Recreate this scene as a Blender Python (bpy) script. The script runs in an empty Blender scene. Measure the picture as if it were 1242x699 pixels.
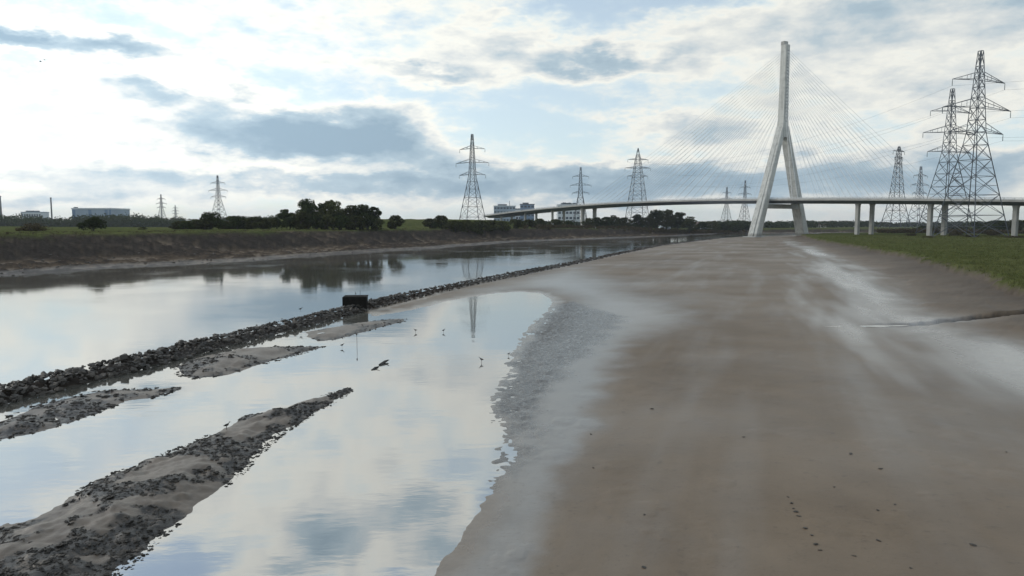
import bpy, bmesh, math, random
import numpy as np
from mathutils import Vector, Matrix
random.seed(7); np.random.seed(7)
R = math.radians
scene = bpy.context.scene
C = scene.collection

# ------------------------------------------------------------------ camera
cam_data = bpy.data.cameras.new('camera')
cam_data.sensor_width = 36.0
cam_data.lens = 850.0 / 1242.0 * 36.0
cam_data.clip_start = 0.1
cam_data.clip_end = 30000.0
cam = bpy.data.objects.new('camera', cam_data)
C.objects.link(cam)
cam.location = (0, 0, 8.0)
cam.rotation_euler = (R(90 - 5.21), 0, 0)
scene.camera = cam

# ------------------------------------------------------------------ light
SUN_AZ, SUN_EL = -72.0, 26.0          # degrees, azimuth from +Y (positive to +X)
sd = bpy.data.lights.new('sun', 'SUN')
sd.energy = 1.15
sd.angle = R(14)
sd.color = (1.0, 0.94, 0.84)
sun = bpy.data.objects.new('sun', sd)
C.objects.link(sun)
_d = Vector((math.sin(R(SUN_AZ)) * math.cos(R(SUN_EL)), math.cos(R(SUN_AZ)) * math.cos(R(SUN_EL)), math.sin(R(SUN_EL))))
sun.rotation_euler = _d.to_track_quat('Z', 'Y').to_euler()
sun.location = (-300, 300, 400)
scene.view_settings.view_transform = 'Standard'
scene.view_settings.look = 'None'
scene.view_settings.gamma = 1.0
scene.view_settings.exposure = 0.18
scene.view_settings.use_curve_mapping = False


class NT:
    """small helper to write node trees as expressions"""
    def __init__(s, tree):
        s.t = tree; s.n = tree.nodes; s.l = tree.links; s.n.clear()
    def new(s, typ, **kw):
        n = s.n.new(typ)
        for k, v in kw.items(): setattr(n, k, v)
        return n
    def put(s, sock, v):
        if v is None: return
        if hasattr(v, 'is_output') or isinstance(v, bpy.types.NodeSocket): s.l.new(v, sock)
        else:
            if sock.type == 'RGBA' and len(v) == 3: v = (*v, 1)
            sock.default_value = v
    def m(s, op, a, b=None, c=None, clamp=False):
        n = s.new('ShaderNodeMath', operation=op, use_clamp=clamp)
        s.put(n.inputs[0], a)
        if b is not None: s.put(n.inputs[1], b)
        if c is not None: s.put(n.inputs[2], c)
        return n.outputs[0]
    def vm(s, op, a, b=None):
        n = s.new('ShaderNodeVectorMath', operation=op)
        s.put(n.inputs[0], a)
        if b is not None: s.put(n.inputs[1], b)
        return n.outputs[0]
    def noise(s, vec, scale, detail=5, rough=.55, dist=0, lac=2.0):
        n = s.new('ShaderNodeTexNoise')
        s.put(n.inputs['Vector'], vec); n.inputs['Scale'].default_value = scale
        n.inputs['Detail'].default_value = detail; n.inputs['Roughness'].default_value = rough
        n.inputs['Distortion'].default_value = dist; n.inputs['Lacunarity'].default_value = lac
        return n.outputs['Fac']
    def ramp(s, fac, stops, interp='LINEAR'):
        n = s.new('ShaderNodeValToRGB'); n.color_ramp.interpolation = interp
        e = n.color_ramp.elements
        while len(e) < len(stops): e.new(0.5)
        for k, (p, c) in enumerate(stops):
            e[k].position = p
            e[k].color = (c, c, c, 1) if not hasattr(c, '__len__') else (*c, 1)
        s.put(n.inputs[0], fac)
        return n.outputs[0]
    def mix(s, f, a, b, mode='MIX'):
        n = s.new('ShaderNodeMix', data_type='RGBA', blend_type=mode)
        s.put(n.inputs[0], f); s.put(n.inputs[6], a); s.put(n.inputs[7], b)
        return n.outputs[2]
    def sstep(s, x, a, b):
        n = s.new('ShaderNodeMapRange', interpolation_type='SMOOTHSTEP')
        s.put(n.inputs[0], x); n.inputs[1].default_value = a; n.inputs[2].default_value = b
        return n.outputs[0]


# ------------------------------------------------------------------ sky
world = bpy.data.worlds.new('World')
scene.world = world
world.use_nodes = True
w = NT(world.node_tree)
tc = w.new('ShaderNodeTexCoord')
dirv = tc.outputs['Generated']
sep = w.new('ShaderNodeSeparateXYZ'); w.l.new(dirv, sep.inputs[0])
DX, DY, DZ = sep.outputs
az = w.m('MULTIPLY', w.m('ARCTAN2', DX, DY), 57.29578)
el = w.m('MULTIPLY', w.m('ARCSINE', DZ), 57.29578)
cmb = w.new('ShaderNodeCombineXYZ'); w.put(cmb.inputs[0], DX); w.put(cmb.inputs[1], DY); w.put(cmb.inputs[2], w.m('MULTIPLY', DZ, 2.6))
nv = cmb.outputs[0]
warp1 = w.noise(nv, 7.0, 5, .6)
warp2 = w.noise(w.vm('ADD', nv, (3.1, 7.7, 1.3)), 9.0, 5, .6)
azw = w.m('ADD', az, w.m('MULTIPLY', w.m('SUBTRACT', warp1, .5), 13.0))
elw = w.m('ADD', el, w.m('MULTIPLY', w.m('SUBTRACT', warp2, .5), 5.5))
# cloud masses: azimuth, elevation, half width, half height (degrees), density
CLOUDS = [(-16.81, 7.17, 8.51, 1.71, 1.05), (-9.94, 5.98, 6.22, 1.02, 0.60), (-21.00, 5.79, 5.39, 0.97, 0.45), (-34.85, 12.23, 1.90, 0.85, 1.00), (-29.86, 11.74, 4.37, 0.80, 0.75), (-26.40, 9.34, 5.53, 0.85, 0.55), (1.25, 13.23, 9.72, 1.32, 0.36), (-6.62, 11.57, 4.25, 0.67, 0.50), (7.78, 12.39, 5.09, 0.91, 0.62), (-1.37, 15.15, 4.58, 0.94, 0.24), (26.08, 14.53, 12.89, 2.12, 0.45), (34.79, 13.23, 3.78, 2.94, 0.25), (13.60, 7.28, 7.25, 1.00, 0.42), (23.58, 9.66, 8.25, 2.28, 0.22), (32.83, 7.81, 4.43, 2.66, 0.25), (1.27, 3.45, 15.52, 1.44, 0.66), (-18.73, 3.15, 16.66, 0.81, 0.50), (-33.23, 1.78, 9.24, 0.67, 0.40), (19.80, 3.13, 12.81, 1.61, 0.60), (33.06, 3.34, 6.08, 1.76, 0.55), (-16.09, 24.52, 3.20, 2.27, 0.95), (-8.37, 22.16, 3.67, 1.33, 0.75), (-9.66, 17.92, 7.33, 2.67, 0.25), (-27.05, 18.88, 10.67, 4.00, 0.20), (-4.26, 25.22, 4.00, 1.33, 0.60)]
cv = w.new('ShaderNodeCombineXYZ'); w.put(cv.inputs[0], azw); w.put(cv.inputs[1], elw)
acc = None
for (a, e_, ra, re, amp) in CLOUDS:
    q = w.vm('MULTIPLY', w.vm('SUBTRACT', cv.outputs[0], (a, e_, 0)), (1 / ra, 1 / re, 0))
    dt = w.new('ShaderNodeVectorMath', operation='DOT_PRODUCT'); w.put(dt.inputs[0], q); w.put(dt.inputs[1], q)
    b = w.m('EXPONENT', w.m('MULTIPLY_ADD', dt.outputs['Value'], -1.0, math.log(amp)))
    acc = b if acc is None else w.m('ADD', acc, b)
fb = w.noise(w.vm('ADD', nv, (5.2, 1.7, 9.1)), 4.2, 8, .58)
fb2 = w.noise(w.vm('ADD', nv, (1.2, 4.7, 2.1)), 16.0, 7, .6)
dens = w.m('ADD', acc, w.m('MULTIPLY', w.m('SUBTRACT', fb, .49), .85))
dens = w.m('ADD', dens, w.m('MULTIPLY', w.m('SUBTRACT', fb2, .5), .55))
# thin stratus sheet towards the horizon
dens = w.m('ADD', dens, w.m('MULTIPLY', w.m('EXPONENT', w.m('MULTIPLY', w.m('POWER', w.m('DIVIDE', w.m('ADD', el, -1.0), 5.0), 2.0), -1.0)), .10))
flo = w.m('SUBTRACT', .54, w.m('MULTIPLY', w.sstep(el, 11.0, 28.0), .28))
cs = w.sstep(dens, -0.08, 0.18)
cov = w.m('ADD', flo, w.m('MULTIPLY', cs, w.m('SUBTRACT', 1.0, flo)))
shade = w.m('ADD', dens, w.m('MULTIPLY', w.m('SUBTRACT', fb2, warp2), .35))
ccol = w.ramp(shade, [(0.0, (.79, .90, .92)), (.20, (.97, .97, .90)), (.38, (.75, .79, .79)), (.60, (.47, .59, .67)), (1.0, (.31, .43, .53))])
# veil of sunlight round the hidden sun
ga = w.m('POWER', w.m('DIVIDE', w.m('ADD', az, 42.0), 34.0), 2.0)
ge = w.m('POWER', w.m('DIVIDE', w.m('ADD', el, -9.0), 16.0), 2.0)
glow = w.m('EXPONENT', w.m('MULTIPLY', w.m('ADD', ga, ge), -1.0))
gl = w.m('ADD', .82, w.m('MULTIPLY', glow, .40))
ccol = w.mix(1.0, ccol, gl, 'MULTIPLY')
sky = w.new('ShaderNodeTexSky', sky_type='NISHITA')
sky.sun_disc = False
sky.sun_elevation = R(SUN_EL)
sky.sun_rotation = R(SUN_AZ)
sky.air_density = 1.0; sky.dust_density = 0.4; sky.ozone_density = 1.5
bg1 = w.new('ShaderNodeBackground'); w.l.new(sky.outputs[0], bg1.inputs[0]); bg1.inputs[1].default_value = 0.14
bg2 = w.new('ShaderNodeBackground'); w.put(bg2.inputs[0], ccol); bg2.inputs[1].default_value = 1.0
mx = w.new('ShaderNodeMixShader'); w.put(mx.inputs[0], cov); w.l.new(bg1.outputs[0], mx.inputs[1]); w.l.new(bg2.outputs[0], mx.inputs[2])
wo = w.new('ShaderNodeOutputWorld'); w.l.new(mx.outputs[0], wo.inputs[0])


# ------------------------------------------------------------------ helpers
def tag(o, label=None, cat=None, group=None, kind=None):
    if label: o['label'] = label
    if cat: o['category'] = cat
    if group: o['group'] = group
    if kind: o['kind'] = kind
    return o


def empty(name, loc=(0, 0, 0), rz=0.0):
    o = bpy.data.objects.new(name, None)
    C.objects.link(o); o.location = loc; o.rotation_euler = (0, 0, rz); o.empty_display_size = .5
    return o


def copy_tree(o, parent=None):
    c = o.copy(); C.objects.link(c); c.parent = parent
    for ch in list(o.children): copy_tree(ch, c)
    return c


class MB:
    """collects bars, boxes, tubes, hulls; build() links them as one mesh object"""
    def __init__(s): s.v = []; s.f = []
    def add(s, vs, fs):
        k = len(s.v); s.v += [tuple(p) for p in vs]; s.f += [tuple(i + k for i in f) for f in fs]
    def box(s, x0, x1, y0, y1, z0, z1):
        s.add([(x0, y0, z0), (x1, y0, z0), (x1, y1, z0), (x0, y1, z0), (x0, y0, z1), (x1, y0, z1), (x1, y1, z1), (x0, y1, z1)],
              [(0, 3, 2, 1), (4, 5, 6, 7), (0, 1, 5, 4), (1, 2, 6, 5), (2, 3, 7, 6), (3, 0, 4, 7)])
    def bar(s, a, b, t, t2=None):
        a = Vector(a); b = Vector(b); d = b - a
        if d.length < 1e-6: return
        d.normalize()
        u = d.cross(Vector((0, 0, 1)))
        if u.length < .05: u = Vector((1, 0, 0))
        u.normalize(); v = d.cross(u)
        t2 = t2 or t
        p = []
        for q, tt in ((a, t), (b, t2)):
            for (i, j) in ((-1, -1), (1, -1), (1, 1), (-1, 1)): p.append(q + u * (i * tt / 2) + v * (j * tt / 2))
        s.add(p, [(0, 3, 2, 1), (4, 5, 6, 7), (0, 1, 5, 4), (1, 2, 6, 5), (2, 3, 7, 6), (3, 0, 4, 7)])
    def tube(s, pts, rad, n=6):
        pts = [Vector(p) for p in pts]; rings = []
        rads = rad if hasattr(rad, '__len__') else [rad] * len(pts)
        for i, p in enumerate(pts):
            d = (pts[min(i + 1, len(pts) - 1)] - pts[max(i - 1, 0)]).normalized()
            u = d.cross(Vector((0, 0, 1)))
            if u.length < .05: u = Vector((1, 0, 0))
            u.normalize(); v = d.cross(u)
            rings.append([p + (u * math.cos(2 * math.pi * k / n) + v * math.sin(2 * math.pi * k / n)) * rads[i] for k in range(n)])
        vs = [q for r_ in rings for q in r_]; fs = []
        for i in range(len(pts) - 1):
            for k in range(n):
                fs.append((i * n + k, i * n + (k + 1) % n, (i + 1) * n + (k + 1) % n, (i + 1) * n + k))
        fs.append(tuple(range(n))[::-1]); fs.append(tuple((len(pts) - 1) * n + k for k in range(n)))
        s.add(vs, fs)
    def loft(s, rings):
        """rings: equal-length loops of points, capped at both ends"""
        n = len(rings[0]); vs = [q for r_ in rings for q in r_]; fs = []
        for i in range(len(rings) - 1):
            for k in range(n):
                fs.append((i * n + k, i * n + (k + 1) % n, (i + 1) * n + (k + 1) % n, (i + 1) * n + k))
        fs.append(tuple(range(n))[::-1]); fs.append(tuple((len(rings) - 1) * n + k for k in range(n)))
        s.add(vs, fs)
    def mesh(s, name, mat=None, smooth=False):
        me = bpy.data.meshes.new(name); me.from_pydata(s.v, [], s.f)
        bm = bmesh.new(); bm.from_mesh(me); bmesh.ops.recalc_face_normals(bm, faces=bm.faces); bm.to_mesh(me); bm.free()
        if smooth: me.polygons.foreach_set('use_smooth', [True] * len(me.polygons))
        if mat: me.materials.append(mat)
        return me
    def build(s, name, mat=None, parent=None, smooth=False):
        o = bpy.data.objects.new(name, s.mesh(name, mat, smooth)); C.objects.link(o); o.parent = parent
        return o


def simple_mat(name, col, rough=.7, noise=None, metallic=0.0, bump=None, spec=.5, obj_var=0.0):
    m = bpy.data.materials.new(name); m.use_nodes = True
    n = NT(m.node_tree)
    p = n.new('ShaderNodeBsdfPrincipled'); o = n.new('ShaderNodeOutputMaterial'); n.l.new(p.outputs[0], o.inputs[0])
    p.inputs['Roughness'].default_value = rough; p.inputs['Metallic'].default_value = metallic
    p.inputs['Specular IOR Level'].default_value = spec
    t = n.new('ShaderNodeTexCoord').outputs['Object']
    c = col
    if noise:
        scale, amt = noise
        f = n.noise(t, scale, 6, .6)
        lo = tuple(x * (1 - amt) for x in col); hi = tuple(min(1, x * (1 + amt)) for x in col)
        c = n.ramp(f, [(.3, lo), (.7, hi)])
    if obj_var:
        oi = n.new('ShaderNodeObjectInfo').outputs['Random']
        k = n.m('ADD', 1 - obj_var, n.m('MULTIPLY', oi, 2 * obj_var))
        if not noise:
            rg = n.new('ShaderNodeRGB'); rg.outputs[0].default_value = (*col, 1); c = rg.outputs[0]
        c = n.mix(1.0, c, k, 'MULTIPLY')
    n.put(p.inputs['Base Color'], c)
    if bump:
        b = n.new('ShaderNodeBump'); b.inputs['Strength'].default_value = bump[1]; b.inputs['Distance'].default_value = bump[2]
        n.put(b.inputs['Height'], n.noise(t, bump[0], 6, .6)); n.l.new(b.outputs[0], p.inputs['Normal'])
    return m


# value noise on numpy arrays
_tab = np.random.RandomState(3).rand(512, 512).astype(np.float32)
def vnoise(x, y):
    xi = np.floor(x).astype(np.int64); yi = np.floor(y).astype(np.int64)
    fx = (x - xi).astype(np.float32); fy = (y - yi).astype(np.float32)
    fx = fx * fx * (3 - 2 * fx); fy = fy * fy * (3 - 2 * fy)
    a = _tab[xi % 512, yi % 512]; b = _tab[(xi + 1) % 512, yi % 512]
    c = _tab[xi % 512, (yi + 1) % 512]; d = _tab[(xi + 1) % 512, (yi + 1) % 512]
    return (a * (1 - fx) + b * fx) * (1 - fy) + (c * (1 - fx) + d * fx) * fy - .5
def fbm(x, y, s, oct=4):
    r = 0; amp = 1.0
    for k in range(oct):
        r = r + amp * vnoise(x / s + 17.3 * k, y / s + 5.1 * k); s *= .5; amp *= .55
    return r
def sstep(x, a, b):
    t = np.clip((x - a) / (b - a), 0, 1); return t * t * (3 - 2 * t)
def seg_dist(X, Y, a, b):
    ex, ey = b[0] - a[0], b[1] - a[1]
    t = np.clip(((X - a[0]) * ex + (Y - a[1]) * ey) / (ex * ex + ey * ey + 1e-9), 0, 1)
    return np.hypot(X - a[0] - t * ex, Y - a[1] - t * ey)
def line_dist(X, Y, pts):
    d = None
    for a, b in zip(pts[:-1], pts[1:]):
        q = seg_dist(X, Y, a, b); d = q if d is None else np.minimum(d, q)
    return d
def poly_sdf(X, Y, pts):
    """signed distance, positive inside"""
    d = None; ins = np.zeros(X.shape, bool)
    for i in range(len(pts)):
        a = pts[i]; b = pts[(i + 1) % len(pts)]
        q = seg_dist(X, Y, a, b); d = q if d is None else np.minimum(d, q)
        if a[1] != b[1]:
            c = ((a[1] > Y) != (b[1] > Y)) & (X < (b[0] - a[0]) * (Y - a[1]) / (b[1] - a[1]) + a[0])
            ins ^= c
    return np.where(ins, d, -d)


# ------------------------------------------------------------------ terrain outlines (metres; water level is 0)
MUD = [(-4.11, 10.19), (-2.81, 12.51), (-1.90, 15.33), (-1.40, 17.41), (-0.76, 20.17), (-0.42, 23.08), (-0.40, 25.85), (-0.71, 28.32), (-0.99, 30.72), (-0.73, 33.90), (-0.48, 36.74), (-0.05, 42.67), (0.65, 49.69), (1.23, 54.57), (2.42, 59.95), (3.59, 65.84), (4.19, 73.80), (3.23, 80.41), (0.88, 82.89), (-2.01, 80.90), (-4.60, 76.31), (-6.92, 72.21), (-9.05, 65.84), (-10.49, 62.76), (-11.91, 60.49), (-13.72, 63.95), (-12.38, 69.24), (-6.53, 90.69), (2.59, 115.48), (13.50, 145.15), (28.79, 189.73), (55.31, 262.98), (114.30, 391.07), (150.00, 455.00), (200.00, 505.00), (260.00, 525.00), (400.00, 545.00), (900.00, 565.00), (3000.00, 600.00), (3000.00, -60.00), (5.00, -60.00)]
LEFT = [(-100.00, -60.00), (-92.00, 20.00), (-85.00, 60.00), (-77.95, 106.40), (-73.18, 123.93), (-54.95, 155.10), (-44.85, 189.73), (-26.60, 224.07), (7.27, 325.77), (54.63, 391.07), (110.25, 472.13), (192.80, 622.59), (300.00, 650.00), (500.00, 665.00), (1500.00, 690.00), (6000.00, 900.00), (9000.00, 12000.00), (-16000.00, 12000.00), (-16000.00, -60.00)]
GRASS = [(60.00, 30.00), (40.71, 49.18), (49.54, 67.57), (61.43, 93.26), (74.52, 126.93), (96.10, 190.66), (110.52, 241.96), (132.50, 310.16), (165.00, 400.00), (205.00, 455.00), (240.00, 480.00), (400.00, 500.00), (900.00, 520.00), (3000.00, 560.00), (3000.00, 40.00)]
BAR_SMALL = [(-15.39, 51.61), (-14.28, 53.69), (-12.22, 56.89), (-9.23, 59.42), (-9.05, 57.38), (-11.10, 51.61), (-12.31, 47.90), (-13.35, 47.56)]
BAR_MID = [(-18.92, 39.13), (-18.73, 42.12), (-17.40, 44.68), (-15.25, 45.60), (-12.45, 45.29), (-13.41, 42.12), (-14.77, 38.68), (-15.28, 36.74), (-16.54, 35.74), (-17.69, 36.74)]
BAR_LOW = [(-21.03, 30.44), (-19.83, 33.05), (-18.58, 33.38), (-16.27, 33.90), (-16.53, 32.08), (-17.46, 31.31), (-17.74, 29.74), (-18.17, 26.92), (-18.97, 25.34), (-20.04, 23.67), (-22.02, 25.34), (-20.79, 27.84)]
BAR_FRONT = [(-7.95, 33.38), (-9.13, 31.61), (-10.25, 29.34), (-11.07, 28.70), (-11.40, 25.85), (-12.08, 23.76), (-12.86, 21.18), (-13.11, 18.86), (-13.56, 17.90), (-13.81, 16.59), (-12.73, 12.51), (-8.70, 12.51), (-9.05, 15.33), (-9.16, 17.41), (-9.17, 19.56), (-8.83, 22.05), (-8.97, 23.50), (-8.92, 26.37), (-8.49, 29.34), (-7.92, 32.08)]
GROYNE = [(-25.27, 25.54), (-24.41, 28.57), (-23.64, 31.77), (-22.38, 35.94), (-21.31, 39.60), (-20.00, 45.29), (-17.98, 52.01), (-15.41, 61.60), (-14.00, 67.16), (-11.05, 77.19), (-6.53, 90.69), (2.59, 115.48), (13.50, 145.15), (28.79, 189.73), (55.31, 262.98), (114.30, 391.07)]
WET = [(139.74, 356.43), (141.51, 337.63), (73.24, 160.02), (52.48, 101.35), (42.59, 70.74), (39.68, 58.83), (40.10, 52.88), (36.08, 42.75), (21.53, 25.24), (23.62, 31.78), (25.05, 41.33), (24.86, 47.65), (26.59, 56.20), (39.10, 87.37), (62.88, 148.80)]
RIPPLE = [(-0.81, 21.63), (-0.44, 24.08), (-0.71, 28.34), (-0.98, 30.34), (-0.48, 36.28), (0.64, 49.07), (1.59, 55.70), (3.81, 66.99), (5.82, 71.31), (9.67, 58.67), (7.06, 49.07), (3.08, 37.32), (1.05, 30.06), (0.21, 24.54), (-0.39, 21.63), (-0.72, 20.44)]
SILT = [(-2.12, 14.21), (-0.64, 19.67), (-0.75, 29.95), (4.09, 71.95), (1.86, 82.85), (-5.43, 75.26), (-10.42, 62.36), (-6.13, 85.00), (12.38, 132.99), (14.86, 97.60), (15.39, 77.02), (16.61, 61.19), (13.83, 53.20), (9.73, 47.04), (5.90, 36.85), (3.52, 27.38), (2.31, 22.50), (1.00, 17.45), (0.32, 13.57)]
LEVEE = [(-139.15, 370.00), (-116.87, 355.00), (-82.42, 350.00), (-43.19, 365.00), (-15.25, 420.00), (12.02, 540.00)]
CREEK = [(23.30, 51.79), (27.10, 52.00), (30.44, 52.44), (33.62, 53.56), (36.78, 54.49), (40.32, 54.73), (44.86, 55.70)]


def bumpy(X, Y): return fbm(X, Y, 6.0, 5)

def heights(X, Y):
    out = {}
    nz = fbm(X, Y, 9.0, 5); nf = fbm(X + 40, Y - 11, 1.6, 4); nff = fbm(X - 7, Y + 3, .5, 3)
    # far (left) bank
    sL = poly_sdf(X, Y, LEFT) + nz * 3.0 + fbm(X, Y, 30, 3) * 4
    k = 1 - .45 * sstep(Y, 380, 640)
    zL = np.interp(sL, [-40, -3, 0, 6, 22, 26, 32, 36, 60], [-3, -.35, 0, .4, 1.5, 3.2, 5.2, 5.9, 6.2]) * k
    zL = zL + np.where(sL > 1, (nf * .45 + nff * .16 + nz * .5) * sstep(sL, .5, 5) * (1 - .6 * sstep(sL, 30, 42)), nf * .04)
    dl = line_dist(X, Y, LEVEE)
    zL = zL + 4.3 * (1 - sstep(dl, 4, 20)) * sstep(sL, 34, 44)
    zL = zL + sstep(sL, 60, 400) * fbm(X, Y, 300, 3) * 1.5
    # mudflat
    sM = poly_sdf(X, Y, MUD)
    sMn = sM + nf * .35 * sstep(-sM, -3, 0) + nff * .12
    zM = np.interp(sMn, [-30, -2, 0, 2.5, 9, 40], [-2.5, -.22, 0, .07, .28, .6])
    sR = poly_sdf(X, Y, RIPPLE)
    rip = sstep(sR + nf * 1.2, -.8, 1.0)
    zM = zM + rip * (nff * .035 + fbm(X, Y, .30, 2) * .05) + np.where(sM > 2, nz * .10 + fbm(X, Y, 40, 2) * .12, 0) * sstep(sM, 2, 12)
    lumps = sstep(nf, .22, .5) * .02
    zM = zM + lumps * sstep(sM, .2, 1.5)
    # little scarp and creek across the flat
    dc = line_dist(X, Y, CREEK)
    # grass
    sG = poly_sdf(X, Y, GRASS) + nf * .9 + nz * 2.0
    zG = np.interp(sG, [-15, -9, -1.3, -.2, .6, 20, 200], [.2, .62, 1.35, 1.95, 2.25, 2.45, 2.8]) + np.where(sG > 0, nz * .25, nf * .06)
    zG = np.where(sG > -15, zG, -9)
    # bars
    bars = []
    for P, top in ((BAR_SMALL, .16), (BAR_MID, .28), (BAR_LOW, .22), (BAR_FRONT, .36)):
        s = poly_sdf(X, Y, P) + nf * .35 + nff * .22
        z = np.interp(s, [-6, -.5, 0, .5, 1.4, 3], [-1.2, -.06, 0, top * .28, top * .75, top]) + np.where(s > 0, (nf * .13 + nff * .065) * sstep(s, 0, .7), 0)
        bars.append((s, z))
    dg = line_dist(X, Y, GROYNE)
    zC = .36 - dg * .40 + nf * .08
    zC = np.where(dg < 3.5, zC, -9)
    stack = [zM, zL, zG] + [b[1] for b in bars] + [zC]
    z = np.max(np.stack(stack), 0); reg = np.argmax(np.stack(stack), 0)
    z = z - (.30 * sstep(X, 25.5, 29) + .38 * sstep(X, 33, 42)) * (1 - sstep(dc + nff * .3, .25, .9)) * (dc < 2)
    return dict(z=z, reg=reg, sM=sM, sL=sL, sG=sG, rip=rip, dg=dg, dc=dc, nz=nz, nf=nf, nff=nff, bars=bars)


def ground_z(x, y):
    return float(heights(np.array([[float(x)]]), np.array([[float(y)]]))['z'][0, 0])
def ground_zs(pts):
    a = np.array(pts, float); return heights(a[:, 0][None], a[:, 1][None])['z'][0]


# ------------------------------------------------------------------ ground material
def ground_material():
    m = bpy.data.materials.new('tidal_mud_and_turf'); m.use_nodes = True
    n = NT(m.node_tree)
    p = n.new('ShaderNodeBsdfPrincipled'); o = n.new('ShaderNodeOutputMaterial'); n.l.new(p.outputs[0], o.inputs[0])
    at = lambda nm: n.new('ShaderNodeAttribute', attribute_name=nm).outputs['Fac']
    silt_sheen, wet, bank, grass, rip, weed = at('silt_sheen'), at('wet'), at('bank'), at('grass'), at('ripple'), at('weed')
    pos = n.new('ShaderNodeNewGeometry').outputs['Position']
    big = n.noise(pos, .05, 5, .55); mid = n.noise(pos, .45, 6, .6); fine = n.noise(pos, 6.0, 5, .65); speck = n.noise(pos, 2.2, 8, .72)
    brown = n.ramp(n.m('ADD', n.m('MULTIPLY', big, .6), n.m('MULTIPLY', mid, .4)), [(.35, (.132, .096, .064)), (.65, (.224, .170, .118))])
    grey = n.ramp(mid, [(.3, (.190, .175, .156)), (.7, (.275, .257, .232))])  # pale silt grey, doubling as painted sky sheen on the wet mud
    c = n.mix(silt_sheen, brown, grey)
    c = n.mix(n.m('MULTIPLY', n.sstep(speck, .57, .70), .38), c, (.070, .056, .045))
    c = n.mix(n.m('MULTIPLY', n.sstep(n.noise(pos, 9.0, 4, .7), .60, .68), .35), c, (.075, .062, .050))
    c = n.mix(rip, c, n.ramp(fine, [(.3, (.050, .044, .039)), (.7, (.12, .108, .097))]))
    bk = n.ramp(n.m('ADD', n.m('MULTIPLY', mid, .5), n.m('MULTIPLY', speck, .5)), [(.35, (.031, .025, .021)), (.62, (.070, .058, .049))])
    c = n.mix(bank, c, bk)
    c = n.mix(n.m('MULTIPLY', weed, n.sstep(speck, .36, .52)), c, (.026, .022, .018))
    gr = n.ramp(n.m('ADD', n.m('MULTIPLY', mid, .45), n.m('MULTIPLY', speck, .55)), [(.34, (.042, .052, .016)), (.52, (.086, .098, .034)), (.68, (.150, .148, .062))])
    gr = n.mix(n.sstep(big, .45, .65), gr, n.mix(.5, gr, (.12, .12, .05)))
    c = n.mix(grass, c, gr)
    n.put(p.inputs['Base Color'], c)
    drygr = n.m('MAXIMUM', grass, bank)
    r0 = n.m('SUBTRACT', .62, n.m('MULTIPLY', wet, .46))
    r0 = n.m('ADD', r0, n.m('MULTIPLY', n.m('SUBTRACT', mid, .5), .25))
    glint = n.m('MULTIPLY', rip, n.sstep(n.noise(pos, 5.0, 3, .6), .50, .60))
    r0 = n.m('MULTIPLY', r0, n.m('SUBTRACT', 1.0, n.m('MULTIPLY', glint, .62)))
    rr = n.m('ADD', r0, n.m('MULTIPLY', grass, .35), clamp=True)
    n.put(p.inputs['Roughness'], rr)
    n.put(p.inputs['Specular IOR Level'], n.m('SUBTRACT', n.m('ADD', .12, n.m('MULTIPLY', wet, .80)), n.m('MULTIPLY', drygr, .25), clamp=True))
    h = n.m('ADD', n.m('MULTIPLY', fine, .35), n.m('MULTIPLY', speck, .8))
    b = n.new('ShaderNodeBump'); b.inputs['Distance'].default_value = .06
    n.put(b.inputs['Strength'], n.m('ADD', n.m('SUBTRACT', .48, n.m('MULTIPLY', wet, .30)), n.m('ADD', n.m('MULTIPLY', drygr, .6), n.m('ADD', n.m('MULTIPLY', rip, .7), n.m('MULTIPLY', weed, .5))), clamp=True))
    n.put(b.inputs['Height'], h); n.l.new(b.outputs[0], p.inputs['Normal'])
    return m

M_GROUND = ground_material()


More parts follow.
